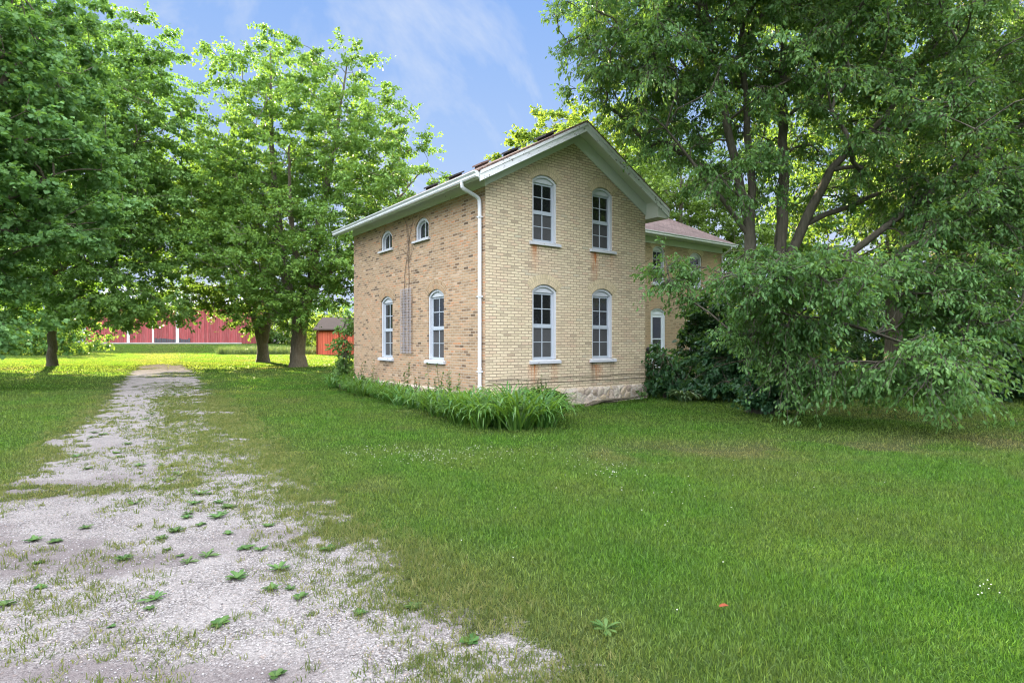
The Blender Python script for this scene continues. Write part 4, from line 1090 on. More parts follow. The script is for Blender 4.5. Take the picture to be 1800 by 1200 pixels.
# big right tree
def open_core(T):       # the crown is thin where the forked stems show through
    q = (T[:, 0] > 4.3) & (T[:, 0] < 8.2) & (T[:, 1] < 13.0) & (T[:, 2] > 3.7) & (T[:, 2] < 8.0)
    out = q & (np.random.RandomState(4).rand(len(T)) < 0.3)
    gable = (T[:, 2] > 3.75) & (T[:, 0] < 4.3 - (T[:, 2] - 4.4) * 0.9) & (T[:, 2] < 7.6)      # kept clear of the gable roof
    return out | gable
b = (5.65, 13.2, 0.0)
DY = 13.2
build_tree('broadleaf_tree', 'huge forked tree with drooping limbs filling the right of the lawn', 'tree', b,
    [[(5.65, 13.2, -.15, 0.306), (5.6, 13.2, .5, 0.288), (5.45, 13.15, 1.6, 0.155), (5.36, 13.1, 3.4, 0.137), (5.2, 13.0, 4.4, 0.111), (4.9, 12.9, 5.6, 0.092), (4.6, 12.8, 6.8, 0.074), (4.2, 12.7, 8.8, 0.044), (3.9, 12.6, 10.5, 0.022)],
     [(5.6, 13.2, .45, 0.198), (5.9, 13.25, 1.6, 0.155), (6.08, 13.3, 3.2, 0.141), (6.18, 13.35, 5.4, 0.111), (6.2, 13.4, 7.4, 0.089), (6.3, 13.5, 9.6, 0.059), (6.4, 13.5, 12.5, 0.022)],
     [(5.36, 13.1, 3.4, 0.096), (5.32, 13.1, 5.4, 0.085), (5.15, 13.0, 7.4, 0.067), (5.05, 13, 9.4, 0.044), (5.0, 13, 11.5, 0.022)],
     [(6.08, 13.3, 3.1, 0.118), (6.5, 13.1, 4.2, 0.111), (7.0, 12.9, 5.4, 0.089), (8.0, 12.6, 6.4, 0.059), (9.2, 12.4, 8.2, 0.030)],
     [(5.98, 13.25, 2.4, 0.089), (7.6, 12.5, 3.75, 0.074), (9.0, 12.1, 5.0, 0.059), (10.9, 11.8, 6.4, 0.030)],
     [(6.5, 13.1, 4.2, 0.067), (8.4, 13.6, 5.0, 0.052), (10.5, 14, 5.6, 0.022)],
     [(5.36, 13.1, 3.9, 0.059), (4.3, 12.6, 4.9, 0.044), (3.2, 12.2, 6.0, 0.022)],
     [(5.9, 13.25, 1.9, 0.052), (6.6, 11.9, 2.0, 0.037), (7.2, 10.4, 1.5, 0.022)],
     [(5.45, 13.15, 2.2, 0.052), (5.2, 12.0, 2.9, 0.037), (5.0, 10.9, 3.0, 0.022)]],
    [(5.2, 13, 9.6, 4.2, 4.0, 4.2), (3.0, 12.7, 8.4, 2.0, 2.3, 2.8), (8.8, 12.6, 7.8, 3.8, 3.4, 3.8), (4.9, 12.5, 5.2, 1.3, 1.6, 1.0), (12, 13, 6.6, 2.8, 2.8, 3.2), (6.5, 13, 12.4, 5, 4.4, 3.2),
     (5.3, 10.8, 2.7, 1.55, 1.0, 0.75, 6), (5.0, 11.4, 1.75, 0.9, 0.8, 0.7, 4), (3.5, 11.9, 2.9, 0.75, 0.5, 0.5, 1.6), (6.0, 10.9, 1.0, 1.0, 0.7, 0.35, 6), (7.1, 9.9, 1.2, 0.95, 0.7, 0.55, 8),
     (8.0, 11, 2.9, 1.5, 1.0, 0.7, 3), (9.5, 11.5, 4.2, 2.2, 1.6, 1.4, 2), (8.6, 11.2, 2.0, 1.1, 0.9, 1.0, 4)],
    2250, 205, 0.095, 'box', bark='bark_grey', seed=21, root_r=.36, clR=0.55, mind=0.26, shell=0.5, skip=open_core, droop=0.5, wr=0.5, shape='lance', twigs=True, leafdroop=0.75, upb=0.6, flat=0.6, wk=0.7)

# trees and shrubs further right
b = (14.0, 21.5, 0.0)
build_tree('broadleaf_tree', 'dark leafy tree standing behind the huge forked tree', 'tree', b,
    [[(14, 21.5, -.1, .3), (14, 21.5, 4, .26), (14, 21.5, 9, .15), (14.2, 21.5, 13, .04)]],
    [(13.5, 21, 9, 5.2, 4, 5.5), (11.5, 20, 5.2, 2.6, 2.4, 2.4), (17, 21, 6, 3.5, 3, 4)],
    380, 170, 0.16, 'bush', seed=31, root_r=.3, clR=0.95, mind=0.75, droop=0.3, wr=0.6)
b = (16.3, 18.2, 0.0)
build_tree('conifer_tree', 'conifer with bare grey dead lower branches at the right edge', 'tree', b,
    [[(16.3, 18.2, -.1, .27), (16.3, 18.2, 5, .22), (16.3, 18.2, 12, .05)]],
    [(12.4, 14.6, 3.6, 2.0, 1.5, 1.2, 1.5), (16, 18, 8, 3.2, 3.0, 4.5), (13.6, 16.5, 3.6, 2.4, 1.5, 1.2)],
    330, 150, 0.09, 'spruce', bark='deadwood', seed=33, root_r=.27, clR=0.75, mind=0.45, droop=0.5, wr=0.3, twigs=True, bare=210, flat=0.8)
b = (24.5, 30.0, 0.0)
build_tree('pine_tree', 'tall golden lit pine showing through at the upper right corner', 'tree', b,
    [[(24.5, 30, -.1, .35), (24.5, 30, 8, .25), (24.5, 30, 19, .05)]],
    [(24.5, 30, 12, 4.0, 4, 8), (27, 29, 8, 3.5, 3, 4)], 260, 180, 0.2, 'pine', seed=35, root_r=.35, clR=1.0, mind=0.8, droop=0.1, wr=0.25)
b = (9.5, 33.0, 0.1)
build_tree('maple_tree', 'yellow green backlit tree beyond the wing roof on the right', 'tree', b,
    [[(9.5, 33, 0, .3), (9.5, 33, 4, .24), (9.5, 33, 11, .05)]],
    [(9.5, 33, 8.5, 4.2, 3.6, 5.5), (13.5, 33, 6, 3.6, 3, 4.0), (6.0, 33, 6, 3, 3, 4)], 460, 170, 0.17, 'maple', seed=36, root_r=.3, clR=0.95, mind=0.75, wr=0.8)

def bush(name, label, cat, base, lobes, ncl, lpc, leaf, mat, seed, wr=0.6, clR=0.35, mind=0.25, shape='kite', group=None, droop=0.3, nst=4):
    rs = np.random.RandomState(seed + 900)
    b0 = np.array(base, float)
    st = []
    for k in range(nst):
        l = lobes[k % len(lobes)]
        t = np.array(l[:3]) + rs.randn(3) * np.array([l[3], l[4], l[5]]) * 0.25
        s0 = b0 + np.array([rs.randn() * 0.12, rs.randn() * 0.12, -0.08])
        m_ = (s0 + t) / 2 + np.array([0, 0, 0.1])
        st.append([(*(s0 if k == 0 else b0), 0.035), (*m_, 0.025), (*t, 0.012)])
    return build_tree(name, label, cat, base, st, lobes, ncl, lpc, leaf, mat, seed=seed, root_r=0.05, wr=wr, clR=clR, mind=mind, shape=shape, group=group, droop=droop, jit=0.06)

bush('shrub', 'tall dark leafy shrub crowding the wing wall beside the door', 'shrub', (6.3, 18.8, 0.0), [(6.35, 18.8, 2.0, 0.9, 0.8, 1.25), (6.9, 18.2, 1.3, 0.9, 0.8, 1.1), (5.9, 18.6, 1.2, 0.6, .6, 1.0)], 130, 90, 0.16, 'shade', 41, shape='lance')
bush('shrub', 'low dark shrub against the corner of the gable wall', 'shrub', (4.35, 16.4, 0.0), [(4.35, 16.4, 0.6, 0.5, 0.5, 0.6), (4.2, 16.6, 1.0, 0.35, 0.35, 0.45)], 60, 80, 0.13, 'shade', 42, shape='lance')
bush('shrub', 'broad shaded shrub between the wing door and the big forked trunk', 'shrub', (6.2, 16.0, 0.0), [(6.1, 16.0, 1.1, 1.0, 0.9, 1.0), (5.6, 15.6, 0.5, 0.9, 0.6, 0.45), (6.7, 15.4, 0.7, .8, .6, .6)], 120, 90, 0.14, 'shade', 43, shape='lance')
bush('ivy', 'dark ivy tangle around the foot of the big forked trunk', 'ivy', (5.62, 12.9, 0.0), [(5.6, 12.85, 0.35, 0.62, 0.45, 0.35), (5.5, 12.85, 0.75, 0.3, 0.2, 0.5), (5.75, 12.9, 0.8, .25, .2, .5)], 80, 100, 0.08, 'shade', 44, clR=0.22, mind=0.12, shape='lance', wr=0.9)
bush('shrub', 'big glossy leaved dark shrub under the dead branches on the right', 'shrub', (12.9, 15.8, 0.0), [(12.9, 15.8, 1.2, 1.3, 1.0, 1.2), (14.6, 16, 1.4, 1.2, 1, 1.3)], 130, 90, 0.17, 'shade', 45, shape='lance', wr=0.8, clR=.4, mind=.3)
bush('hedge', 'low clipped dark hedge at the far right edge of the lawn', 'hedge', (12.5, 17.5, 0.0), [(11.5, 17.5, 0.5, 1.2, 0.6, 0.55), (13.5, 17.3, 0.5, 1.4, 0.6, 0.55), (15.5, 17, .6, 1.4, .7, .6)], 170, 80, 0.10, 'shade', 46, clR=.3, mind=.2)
for k, (x, y, s, lab, mt) in enumerate(((8.5, 27, 1.0, 'rounded green bush beyond the lawn behind the big forked trunk', 'bush'), (12.5, 28, 1.15, 'spreading backlit bush beyond the lawn under the drooping limbs', 'gold'),
        (16.5, 27.5, 1.2, 'dense dark bush beyond the lawn behind the low hedge', 'shade'), (20.5, 27, 1.3, 'dark bush at the far right behind the conifer', 'shade'))):
    bush('bush', lab, 'bush', (x, y, 0.05), [(x, y, 1.6 * s, 1.9 * s, 1.3 * s, 1.6 * s), (x + 1.6, y, 1.0 * s, 1.2 * s, 1 * s, 1.0 * s)], 170, 90, 0.16, mt, 50 + k, clR=.6, mind=.4)
bush('sapling', 'thin dark leaved sapling at the far end of the brick side wall', 'sapling', (-6.0, 20.3, 0.0), [(-5.85, 20.4, 1.2, 0.28, 0.3, 0.9), (-5.75, 20.4, 2.1, 0.3, 0.3, 0.5), (-5.8, 20.3, 0.6, .3, .3, .5)], 34, 54, 0.12, 'maple_dark', 61, clR=.3, mind=.2, shape='lance')

# thickets far behind, one thing each
def thicket(label, x, y, w, h, seed, mat='bush', n=200, leaf=0.3):
    b_ = (x, y, float(gz(x, y)))
    bush('thicket', label, 'thicket', b_, [(x + (k - 1) * w * 0.33, y + (k % 2), b_[2] + h * (0.42 + 0.08 * (k % 2)), w * 0.28, 1.8, h * 0.5) for k in range(3)], n, 80, leaf, mat, seed, clR=0.9, mind=0.6, nst=3)
thicket('dark bushy thicket at the left edge beyond the slender trunk', -50, 55, 20, 4.2, 71, 'bush', 300)
thicket('rough green thicket to the right of the red barn', -27, 82, 15, 5.0, 72, 'bush', 260)
thicket('sunlit thicket behind the small red shed', -16, 70, 16, 5.5, 73, 'gold', 260)
thicket('tall thicket left of the red barn', -66, 78, 20, 9, 74, 'maple_dark', 320, 0.35)
thicket('far thicket behind the wing of the brick house', 12, 70, 34, 8, 75, 'bush', 320, 0.35)
thicket('far thicket beyond the right edge of the lawn', 40, 50, 30, 10, 76, 'bush', 380, 0.35)
thicket('far thicket behind the red barn roof', -44, 100, 50, 9, 77, 'maple_dark', 320, 0.4)

# ------------------------------------------------------------------ bed plants
def strap_clump(me_name, n, length, width, rs, arch_=1.0, spread=0.18):
    V = []; F = []; rn = []
    for k in range(n):
        az = rs.rand() * 2 * math.pi; r0 = spread * math.sqrt(rs.rand())
        x0, y0 = r0 * math.cos(az + rs.randn() * .5), r0 * math.sin(az + rs.randn() * .5)
        L = length * (0.6 + 0.5 * rs.rand()); el = R(82 - 30 * rs.rand()); bend = (1.1 + 1.1 * rs.rand()) * arch_
        segs = 6; p = np.array([x0, y0, 0.0]); tw = rs.randn() * .3; pr = rs.rand()
        side = np.array([-math.sin(az + tw), math.cos(az + tw), 0])
        base_i = len(V)
        for s in range(segs + 1):
            t = s / segs
            w = width * (0.75 + 0.6 * t) * (1 - t ** 3) * 0.5 + 0.0008
            V.append(p - side * w); V.append(p + np.array([0, 0, -0.25 * w])); V.append(p + side * w); rn += [pr] * 3
            a = el - bend * t * t * 1.3
            p = p + np.array([math.cos(az) * math.cos(a), math.sin(az) * math.cos(a), math.sin(a)]) * L / segs
            p[2] = max(p[2], 0.015)
        for s in range(segs):
            i = base_i + s * 3
            F += [(i, i + 1, i + 4, i + 3), (i + 1, i + 2, i + 5, i + 4)]
    return np.array(V), np.array(F), np.array(rn)

def proto_mesh(name, V, F, rn, mat):
    o = np_mesh(name, V, F, mat, attrs={'rnd': rn}, smooth=True); return o

used_first = set()
def place(proto, x, y, s, rz, dz=0.0):
    if proto.name in used_first:
        o = proto.copy(); col.objects.link(o)
    else:
        o = proto; used_first.add(proto.name)
    o.location = (x, y, float(gz(x, y)) + dz); o.scale = (s, s, s); o.rotation_euler = (0, 0, rz)
    return o
rl = np.random.RandomState(77)
lily = [proto_mesh('daylily', *strap_clump('d', 85, 0.98, 0.036, rl, 1.2, 0.2), M['lily']) for k in range(4)]
lg = 'daylily clumps in the bed along the brick wall'
for p_ in lily: tag(p_, 'arching green daylily clump in the bed along the brick side wall', 'plant', lg)
spots = []
for t in np.linspace(0, 1, 13):
    spots.append((-6.0 + 4.6 * t, 20.4 - 7.6 * t, 0.85 + .15 * rl.rand()))
for t in np.linspace(0, 1, 9):
    spots.append((-5.2 + 4.3 * t, 20.0 - 6.6 * t, 0.9))
spots += [(-1.3, 12.5, 1.0), (-0.95, 12.0, 1.0), (-0.75, 11.5, 1.0), (-0.45, 12.3, 1.0), (-0.35, 11.0, 1.05), (0.0, 10.85, 1.05), (-0.05, 11.6, 1.05), (0.35, 10.9, 1.05), (0.4, 11.5, 1.05), (0.3, 12.2, 1.0), (0.7, 11.2, 0.95), (0.75, 11.9, .9), (-0.1, 12.6, .95)]
for k, (x, y, s) in enumerate(spots):
    o = place(lily[k % 4], x - .16 + rl.randn() * .08, y + rl.randn() * .08, s * (0.76 + .24 * rl.rand()) * (1.16 if k >= 22 else .95), rl.rand() * 6.28)
# taller weeds standing at the back of the bed
def stalk_plant(rs, h, nl, ll):
    V = []; F = []; rn = []
    def tri_leaf(p, az, el, L, w, pr):
        d = np.array([math.cos(az) * math.cos(el), math.sin(az) * math.cos(el), math.sin(el)]); s = np.array([-math.sin(az), math.cos(az), 0])
        i = len(V); q = p + d * L * .5
        V.extend([p, q + s * w, p + d * L + np.array([0, 0, -.2 * L]), q - s * w]); F.append((i, i + 1, i + 2, i + 3)); rn.extend([pr] * 4)
    for st in range(3):
        x, y = rs.randn(2) * .05; lean = rs.randn(2) * .1; hh = h * (.6 + .5 * rs.rand()); prev = np.array([x, y, 0.0])
        for k in range(nl):
            t = (k + 1) / nl; p = np.array([x + lean[0] * t, y + lean[1] * t, hh * t])
            i = len(V); V.extend([prev + [.004, 0, 0], prev - [.004, 0, 0], p - [.003, 0, 0], p + [.003, 0, 0]]); F.append((i, i + 1, i + 2, i + 3)); rn.extend([.4] * 4)
            i = len(V); V.extend([prev + [0, .004, 0], prev - [0, .004, 0], p - [0, .003, 0], p + [0, .003, 0]]); F.append((i, i + 1, i + 2, i + 3)); rn.extend([.4] * 4)
            for q in range(2): tri_leaf(p, rs.rand() * 6.28, .3 + .4 * rs.randn(), ll * (1.1 - .6 * t), ll * .16, rs.rand())
            prev = p
    return np.array(V), np.array(F), np.array(rn)
weedp = [proto_mesh('tall_weed', *stalk_plant(rl, 0.85, 14, 0.13), M['weed']) for k in range(3)]
for p_ in weedp: tag(p_, 'upright leafy weed rising from the daylily bed against the brick wall', 'weed', 'tall weeds in the bed')
for k, (a_, b_) in enumerate(((7.3, -.5), (6.6, -.45), (5.9, -.4), (5.2, -.5), (3.2, -.45), (2.5, -.4), (1.5, -.42), (1.2, -.5), (0.8, -.4), (0.4, -.6))):
    x, y, _ = h2w(b_, a_); place(weedp[k % 3], x, y, (1.15, .9, 1.3, .8)[k % 4], k * 1.3)
for k, (a_, b_) in enumerate(((-.35, .9), (-.3, 1.4), (-.45, 1.15))):
    x, y, _ = h2w(b_, a_); place(weedp[k % 3], x, y, .9, k)
# leafy ground weeds along the foot of the gable
bush('creeper', 'low leafy creeper along the stone footing below the gable', 'creeper', h2w(2.4, -0.4), [(*h2w(1.3, -.4)[:2], 0.2, 0.5, 0.3, 0.22), (*h2w(2.4, -.35)[:2], 0.12, 0.6, 0.3, 0.12), (*h2w(3.7, -.4)[:2], 0.06, 0.6, 0.3, 0.10), (*h2w(4.8, -.4)[:2], 0.10, 0.4, 0.3, 0.16)], 110, 50, 0.10, 'weed', 66, clR=.2, mind=.1, shape='lance', wr=.9)
# hosta
V, F, rn = strap_clump('h', 70, 0.55, 0.085, rl, 1.25, 0.12)
ho = proto_mesh('hosta', V, F, rn, M['hosta']); tag(ho, 'pale variegated hosta at the foot of the shrubs by the wing', 'plant')
place(ho, 4.55, 15.5, 1.0, 0)

# ------------------------------------------------------------------ driveway weeds
def rosette(rs, n=17, L=.105, w=.0135):
    V = []; F = []; rn = []
    for k in range(n):
        az = k * 2.4 + rs.randn() * .2; el = R(18 + 30 * rs.rand()); ll = L * (.6 + .5 * rs.rand()); pr = rs.rand()
        d = np.array([math.cos(az), math.sin(az), 0]); s = np.array([-math.sin(az), math.cos(az), 0]); i = len(V)
        for t, ww in ((0, .25), (.35, .8), (.7, 1.0), (1.0, .12)):
            c = d * ll * t * math.cos(el) + np.array([0, 0, 1]) * (ll * math.sin(el) * (t - .55 * t * t) + .004)
            V.extend([c - s * w * ww, c + np.array([0, 0, -.18 * w]), c + s * w * ww]); rn.extend([pr] * 3)
        for q in range(3):
            a = i + q * 3; F.extend([(a, a + 1, a + 4, a + 3), (a + 1, a + 2, a + 5, a + 4)])
    return np.array(V), np.array(F), np.array(rn)
ros = [proto_mesh('weed_rosette', *rosette(rl, *q), M['weed']) for q in ((16, .105, .0135), (9, .085, .022), (24, .09, .008), (13, .12, .011), (7, .065, .019))]
for p_ in ros: tag(p_, 'low green weed rosette growing out of the gravel driveway', 'weed', 'weed rosettes in the gravel')
def g_at(px, py):            # a spot on the ground measured from the photograph, in metres
    Y = 1.6 * 1031.0 / (py - 600.0); return ((px - 900.0) / 1031.0 * Y, Y)
named = [(60, 952), (285, 948), (295, 968), (432, 965), (460, 968), (578, 967), (490, 1003), (478, 1037), (510, 1037), (525, 1053), (728, 1070), (484, 1191), (827, 1130), (1065, 1108), (340, 887), (235, 887), (300, 845), (330, 905), (275, 860), (70, 1035),
         (8, 1066), (385, 1098), (135, 803), (155, 825), (225, 781), (160, 770), (165, 762), (260, 765), (205, 797), (245, 820), (290, 790), (350, 870), (390, 905), (310, 935), (350, 925), (385, 885), (400, 940), (180, 765), (330, 990), (150, 930)]
for k, (px, py) in enumerate(named):
    x, y = g_at(px, py); o = place(ros[(k * 7 + k // 5) % 5], x, y, 0.6 + .5 * rl.rand() + .03 * max(0, y - 5), rl.rand() * 6.28, .006)
    if (px, py) == (1065, 1108): o['label'] = 'lone broad weed rosette growing in the near lawn right of the gravel edge'; del o['group']
k0 = 0
while k0 < 34:
    y = 3 + 16 * rl.rand() ** 1.4; x = path_x(y) + rl.uniform(-1.2, 1.3)
    if rl.rand() > (0.35 + 0.65 * math.exp(-((x - path_x(y) - .3) / .45) ** 2)): continue
    place(ros[(k0 * 3 + k0 // 4) % 5], x, y, 0.45 + .6 * rl.rand() + .035 * max(0, y - 5), rl.rand() * 6.28, .006); k0 += 1

# ------------------------------------------------------------------ scattered grass, sprouts, stones, clover
def blades(x, y, L, W, rs, lean=.45, z0=0.0):
    n = len(x); az = rs.rand(n) * 2 * math.pi; ln = np.abs(rs.randn(n)) * lean
    d = np.stack([np.cos(az) * np.sin(ln), np.sin(az) * np.sin(ln), np.cos(ln)], 1)
    fa = rs.rand(n) * math.pi; s = np.stack([np.cos(fa), np.sin(fa), np.zeros(n)], 1)
    p = np.stack([x, y, gz(x, y) + z0], 1); L = L[:, None]; W = W[:, None]
    droop = np.stack([np.cos(az), np.sin(az), -0.5 * np.ones(n)], 1) * L * 0.28 * rs.rand(n)[:, None]
    V = np.stack([p - s * W / 2, p + s * W / 2, p + d * L * .55 + s * W * .42, p + d * L * .55 - s * W * .42, p + d * L + droop], 1)
    i = np.arange(n)[:, None] * 5
    F = np.concatenate([i + np.array([[0, 1, 2]]), i + np.array([[0, 2, 3]]), i + np.array([[3, 2, 4]])], 1).reshape(-1, 3)
    return V.reshape(-1, 3), F

rg = np.random.RandomState(5)
def scatter(n, y0, y1, power):
    # points in the wedge in front of the viewer, denser near
    y = y0 + (y1 - y0) * rg.rand(n) ** power
    x = (rg.rand(n) * 2 - 1) * (0.95 * y + 0.6)
    return x, y
def in_house(x, y):
    lx = (x - HC.x) * math.cos(A0) + (y - HC.y) * math.sin(A0); ly = -(x - HC.x) * math.sin(A0) + (y - HC.y) * math.cos(A0)
    return ((lx > 0) & (lx < W_) & (ly > 0) & (ly < L_)) | ((lx > X0) & (lx < X1) & (ly > Y0) & (ly < Y1))
Vs = []; Fs = []; rr = []; base = 0
for (n, y0, y1, pw) in ((430000, 2.2, 8.5, .95), (280000, 7.5, 19, .9), (200000, 18, 50, .8), (330000, 36, 69, 1.0)):
    x, y = scatter(n, y0, y1, pw)
    if y0 == 36: x = rg.uniform(-48, -6, n)
    g = gravel_at(x, y) * ((x > path_x(y) - half_l(y) - .45) & (x < path_x(y) + half_r(y) + .45))
    dry = dry_at(x, y)
    keep = (rg.rand(n) > np.clip(g * 1.55 - .05, 0, 1)) & ~in_house(x, y)
    keep &= rg.rand(n) < 1 - .35 * dry
    x, y, dry = x[keep], y[keep], dry[keep]
    tall = .45 + 1.1 * fbm(x * 1.3, y * 1.3, 7, 4)
    L = (.020 + .024 * rg.rand(len(x))) * tall * (1 - .3 * dry) * (1 + .02 * np.minimum(y, 25)) * np.where(y > 36, 1.5, 1.0); W = (.0030 + .0024 * rg.rand(len(x))) * (1 + np.clip(y - 3.5, 0, 60) * .18)
    V, F = blades(x, y, L, W, rg, .55)
    Vs.append(V); Fs.append(F + base); base += len(V); rr.append(np.stack([np.repeat(np.clip(rg.rand(len(x)) * .9 + .12 * (rg.rand(len(x)) < .3 * dry + .02), 0, 1), 5), np.repeat(dry, 5)]))
rr = np.concatenate(rr, 1)
tag(np_mesh('grass', np.concatenate(Vs), np.concatenate(Fs), M['blade'], attrs={'rnd': rr[0], 'dry': rr[1]}), 'short mown grass blades of the lawn', 'grass', kind='stuff')

# small sprouts and dry tufts in the gravel
n = 46000; y = 2.2 + 15 * rg.rand(n) ** 1.5; x = path_x(y) + rg.uniform(-1, 1, n) * (half_r(y) + .7)
clu = fbm(x * 1.6, y * 1.6, 19, 3); s_ = x - path_x(y)
gq = gravel_at(x, y); dr = s_ / half_r(y); prob = sstep(.52, .72, clu) * .22 + .95 * np.exp(-((dr - .95) / .30) ** 2) * sstep(.28, .5, clu) + .55 * np.exp(-((gq - .45) / .25) ** 2) + .3 * np.exp(-((s_ - .3) / .4) ** 2) * sstep(5, 7, y)
k = rg.rand(n) < prob; x, y = x[k], y[k]
n1_ = len(x); yy = 5.5 + 17 * rg.rand(1500) ** 1.2; xx = path_x(yy) + rg.uniform(-.8, 1.15, 1500)
kk = (rg.rand(1500) < .25 + .75 * np.exp(-((xx - path_x(yy) - .45) / .5) ** 2)); x = np.concatenate([x, xx[kk]]); y = np.concatenate([y, yy[kk]])
dark = np.arange(len(x)) >= n1_
m = 11; spr = np.repeat(np.where(dark, .045, .022), m); bx_ = np.repeat(x, m) + rg.randn(len(x) * m) * spr; by_ = np.repeat(y, m) + rg.randn(len(x) * m) * .022
hs = np.repeat(.022 + .04 * rg.rand(len(x)) ** 2, m) * (.5 + .8 * rg.rand(len(bx_)))
V, F = blades(bx_, by_, hs, np.full(len(bx_), .0055) * (1 + np.clip(by_ - 4, 0, 20) * .10), rg, .7, .004)
tag(np_mesh('weeds', V, F, M['tuft'], attrs={'rnd': np.repeat(np.clip(np.repeat(np.where(dark, .12, rg.rand(len(x))), m) + .15 * rg.randn(len(bx_)), 0, 1), 5)}), 'small sprouts and yellowish tufts scattered through the gravel', 'weeds', kind='stuff')

# loose stones
n = 36000; y = 2.2 + 8.5 * rg.rand(n) ** 1.3; x = path_x(y) + rg.uniform(-1, 1, n) * np.where(rg.rand(n) < .5, half_r(y), half_l(y))
g = gravel_at(x, y); k = (rg.rand(n) < g * 1.1 - .1); x, y = x[k], y[k]; n = len(x)
r = .0025 + .0065 * rg.rand(n) ** 2.6
oct_ = np.array([(1, 0, 0), (-1, 0, 0), (0, 1, 0), (0, -1, 0), (0, 0, .7), (0, 0, -.5)]); of = np.array([(0, 2, 4), (2, 1, 4), (1, 3, 4), (3, 0, 4), (2, 0, 5), (1, 2, 5), (3, 1, 5), (0, 3, 5)])
V = oct_[None] * r[:, None, None] * (0.65 + .7 * rg.rand(n, 6, 1)); a = rg.rand(n) * 6.28
ca, sa = np.cos(a)[:, None], np.sin(a)[:, None]
V = np.stack([V[..., 0] * ca - V[..., 1] * sa, V[..., 0] * sa + V[..., 1] * ca, V[..., 2]], -1) + np.stack([x, y, gz(x, y) + .006 + r * .25], 1)[:, None]
F = (np.arange(n)[:, None, None] * 6 + of[None]).reshape(-1, 3)
tag(np_mesh('gravel', V.reshape(-1, 3), F, M['pebble'], attrs={'rnd': np.repeat(rg.rand(n), 6)}), 'loose grey stones lying on the driveway', 'gravel', kind='stuff')

# clover heads
cx = []; cy = []
for (px, py, sx, sy, q) in ((760, 805, 60, 9, 120), (650, 800, 35, 8, 40), (900, 800, 60, 10, 40), (1070, 830, 35, 12, 40), (1230, 840, 120, 30, 22), (1750, 1045, 22, 8, 8), (1050, 900, 160, 40, 6), (1500, 900, 180, 60, 6), (1300, 720, 150, 18, 12), (1300, 1000, 250, 60, 4)):
    for _ in range(q):
        X, Y = g_at(px + rl.randn() * sx, max(660, py + rl.randn() * sy)); cx.append(X); cy.append(Y)
cx = np.array(cx); cy = np.array(cy); n = len(cx); kk = ~in_house(cx, cy); cx, cy = cx[kk], cy[kk]; n = len(cx)
V = oct_[None] * .0055 * (.8 + .5 * rl.rand(n, 6, 1)) + np.stack([cx, cy, gz(cx, cy) + .05 + .015 * rl.rand(n)], 1)[:, None]
F = (np.arange(n)[:, None, None] * 6 + of[None]).reshape(-1, 3)
tag(np_mesh('clover', V.reshape(-1, 3), F, M['flower']), 'tiny white clover flowers dotted over the lawn', 'clover', kind='stuff')
X, Y = g_at(1264, 1081)
V = np.array([(0, 0, .05), (.025, .02, .062), (.06, .004, .055), (.03, -.022, .065), (.012, .03, .05), (.045, .03, .058)]); F = np.array([(0, 1, 2), (0, 2, 3), (0, 4, 1), (1, 5, 2)])
lf = np_mesh('fallen_leaf', V, F, M['deadleaf']); lf.location = (X, Y, 0); tag(lf, 'single fallen orange leaf lying on the near lawn', 'leaf')

# tall meadow grass near the barn
x = rg.uniform(-29, -17, 9000); y = rg.uniform(57, 64, 9000)
V, F = blades(x, y, .55 + .5 * rg.rand(len(x)), np.full(len(x), .035), rg, .3)
kk = np.repeat(rg.rand(len(x)), 5)
tag(np_mesh('meadow_grass', V, F, M['meadow'], attrs={'rnd': kk}), 'tall unmown grass between the barn and the red shed', 'grass', kind='stuff')

# ------------------------------------------------------------------ light, sky, camera
SUN_AZ, SUN_EL = R(-36), R(18)          # azimuth measured from +Y towards +X
sd = Vector((math.sin(SUN_AZ) * math.cos(SUN_EL), math.cos(SUN_AZ) * math.cos(SUN_EL), math.sin(SUN_EL)))
sun = bpy.data.lights.new('sun', 'SUN'); sun.energy = 5.0; sun.angle = R(0.6); sun.color = (1.0, 0.85, 0.58)
so = bpy.data.objects.new('sun', sun); col.objects.link(so); so.rotation_euler = sd.to_track_quat('Z', 'Y').to_euler(); so.location = sd * 60

w = bpy.data.worlds.new('World'); sc.world = w; w.use_nodes = True
nt = w.node_tree; nt.nodes.clear()
out = N(nt, 'ShaderNodeOutputWorld'); bg = N(nt, 'ShaderNodeBackground'); nt.links.new(bg.outputs[0], out.inputs[0])
sky = N(nt, 'ShaderNodeTexSky'); sky.sky_type = 'NISHITA'; sky.sun_disc = False; sky.sun_elevation = SUN_EL; sky.sun_rotation = SUN_AZ
sky.air_density = 1.0; sky.dust_density = 0.2; sky.ozone_density = 1.0
tc = N(nt, 'ShaderNodeTexCoord').outputs['Generated']
sp = N(nt, 'ShaderNodeSeparateXYZ'); nt.links.new(tc, sp.inputs[0])
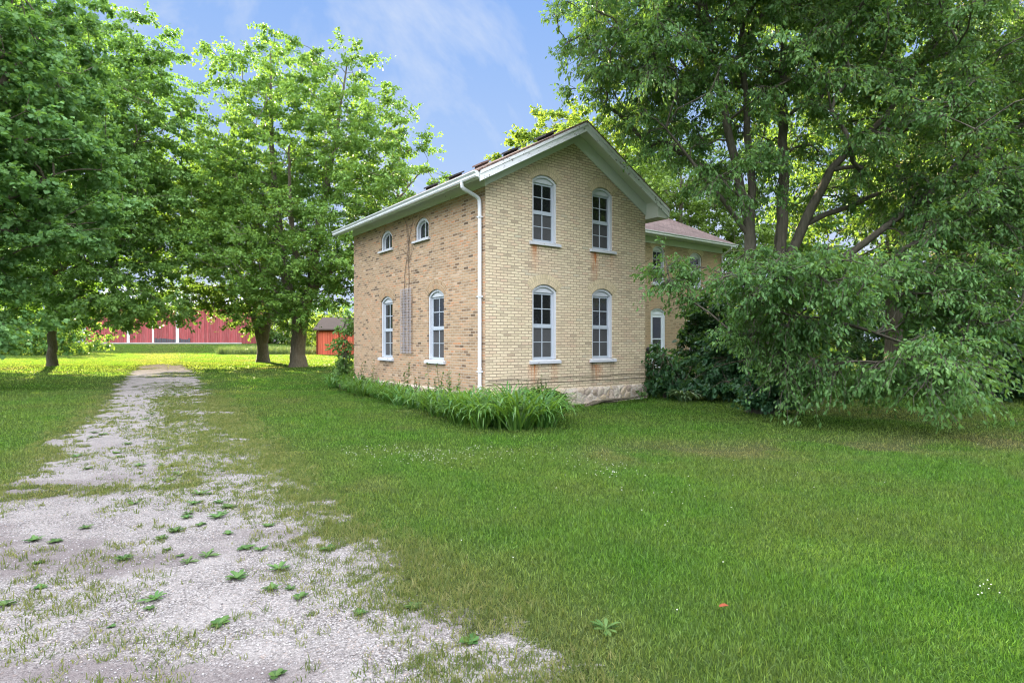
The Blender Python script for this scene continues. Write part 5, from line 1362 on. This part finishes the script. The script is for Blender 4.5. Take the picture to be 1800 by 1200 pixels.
# thin high cloud: streaky wisps ahead, an unseen brighter layer overhead and behind added as fill light
zc = math_n(nt, 'ADD', math_n(nt, 'MAXIMUM', sp.outputs[2], 0.0), 0.18)
cmb = N(nt, 'ShaderNodeCombineXYZ'); nt.links.new(math_n(nt, 'DIVIDE', sp.outputs[0], zc), cmb.inputs[0]); nt.links.new(math_n(nt, 'DIVIDE', sp.outputs[1], zc), cmb.inputs[1])
wis = noise(nt, mapping(nt, cmb.outputs[0], (1.3, 0.8, 1), (0.35, 0.1, 0)), 1.1, 7, 0.62, 0.7)
wisp = ramp(nt, wis, [(0.49, 0.0), (0.68, 1.0)])
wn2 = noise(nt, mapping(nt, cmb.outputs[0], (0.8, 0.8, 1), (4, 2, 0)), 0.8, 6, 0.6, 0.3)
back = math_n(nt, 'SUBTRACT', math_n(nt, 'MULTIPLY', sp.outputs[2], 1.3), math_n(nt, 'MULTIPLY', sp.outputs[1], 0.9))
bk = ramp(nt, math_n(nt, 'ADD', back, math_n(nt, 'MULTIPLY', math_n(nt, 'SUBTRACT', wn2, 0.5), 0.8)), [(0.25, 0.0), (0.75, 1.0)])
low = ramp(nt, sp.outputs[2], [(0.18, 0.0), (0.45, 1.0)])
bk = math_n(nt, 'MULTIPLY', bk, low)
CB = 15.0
hs = N(nt, 'ShaderNodeHueSaturation'); hs.inputs['Saturation'].default_value = 1.08; hs.inputs['Value'].default_value = 2.4; nt.links.new(sky.outputs[0], hs.inputs['Color'])
cap = N(nt, 'ShaderNodeVectorMath', operation='MINIMUM'); nt.links.new(hs.outputs[0], cap.inputs[0]); nt.links.new(ramp(nt, sp.outputs[2], [(0.16, (1.25, 1.50, 2.05)), (0.30, (0.92, 1.30, 2.03)), (0.54, (0.56, 1.0, 1.98))]), cap.inputs[1])
c = mixc(nt, math_n(nt, 'MULTIPLY', wisp, 0.75), cap.outputs[0], (1.85, 1.95, 2.08))
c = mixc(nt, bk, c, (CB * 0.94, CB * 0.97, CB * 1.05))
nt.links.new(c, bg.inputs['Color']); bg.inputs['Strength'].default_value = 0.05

cam = bpy.data.cameras.new('camera'); cam.sensor_width = 36; cam.lens = 36 * 1031 / 1800; cam.clip_end = 5000; cam.clip_start = 0.05
co = bpy.data.objects.new('camera', cam); col.objects.link(co); co.location = (0, 0, 1.6); co.rotation_euler = (R(90), 0, 0)
sc.camera = co

sc.view_settings.view_transform = 'Standard'; sc.view_settings.look = 'None'; sc.view_settings.gamma = 1.0
sc.view_settings.exposure = 3.25
sc.cycles.max_bounces = 10; sc.cycles.diffuse_bounces = 6; sc.cycles.glossy_bounces = 3; sc.cycles.transmission_bounces = 4
sc.cycles.use_denoising = True
sc.cycles.filter_width = 1.15
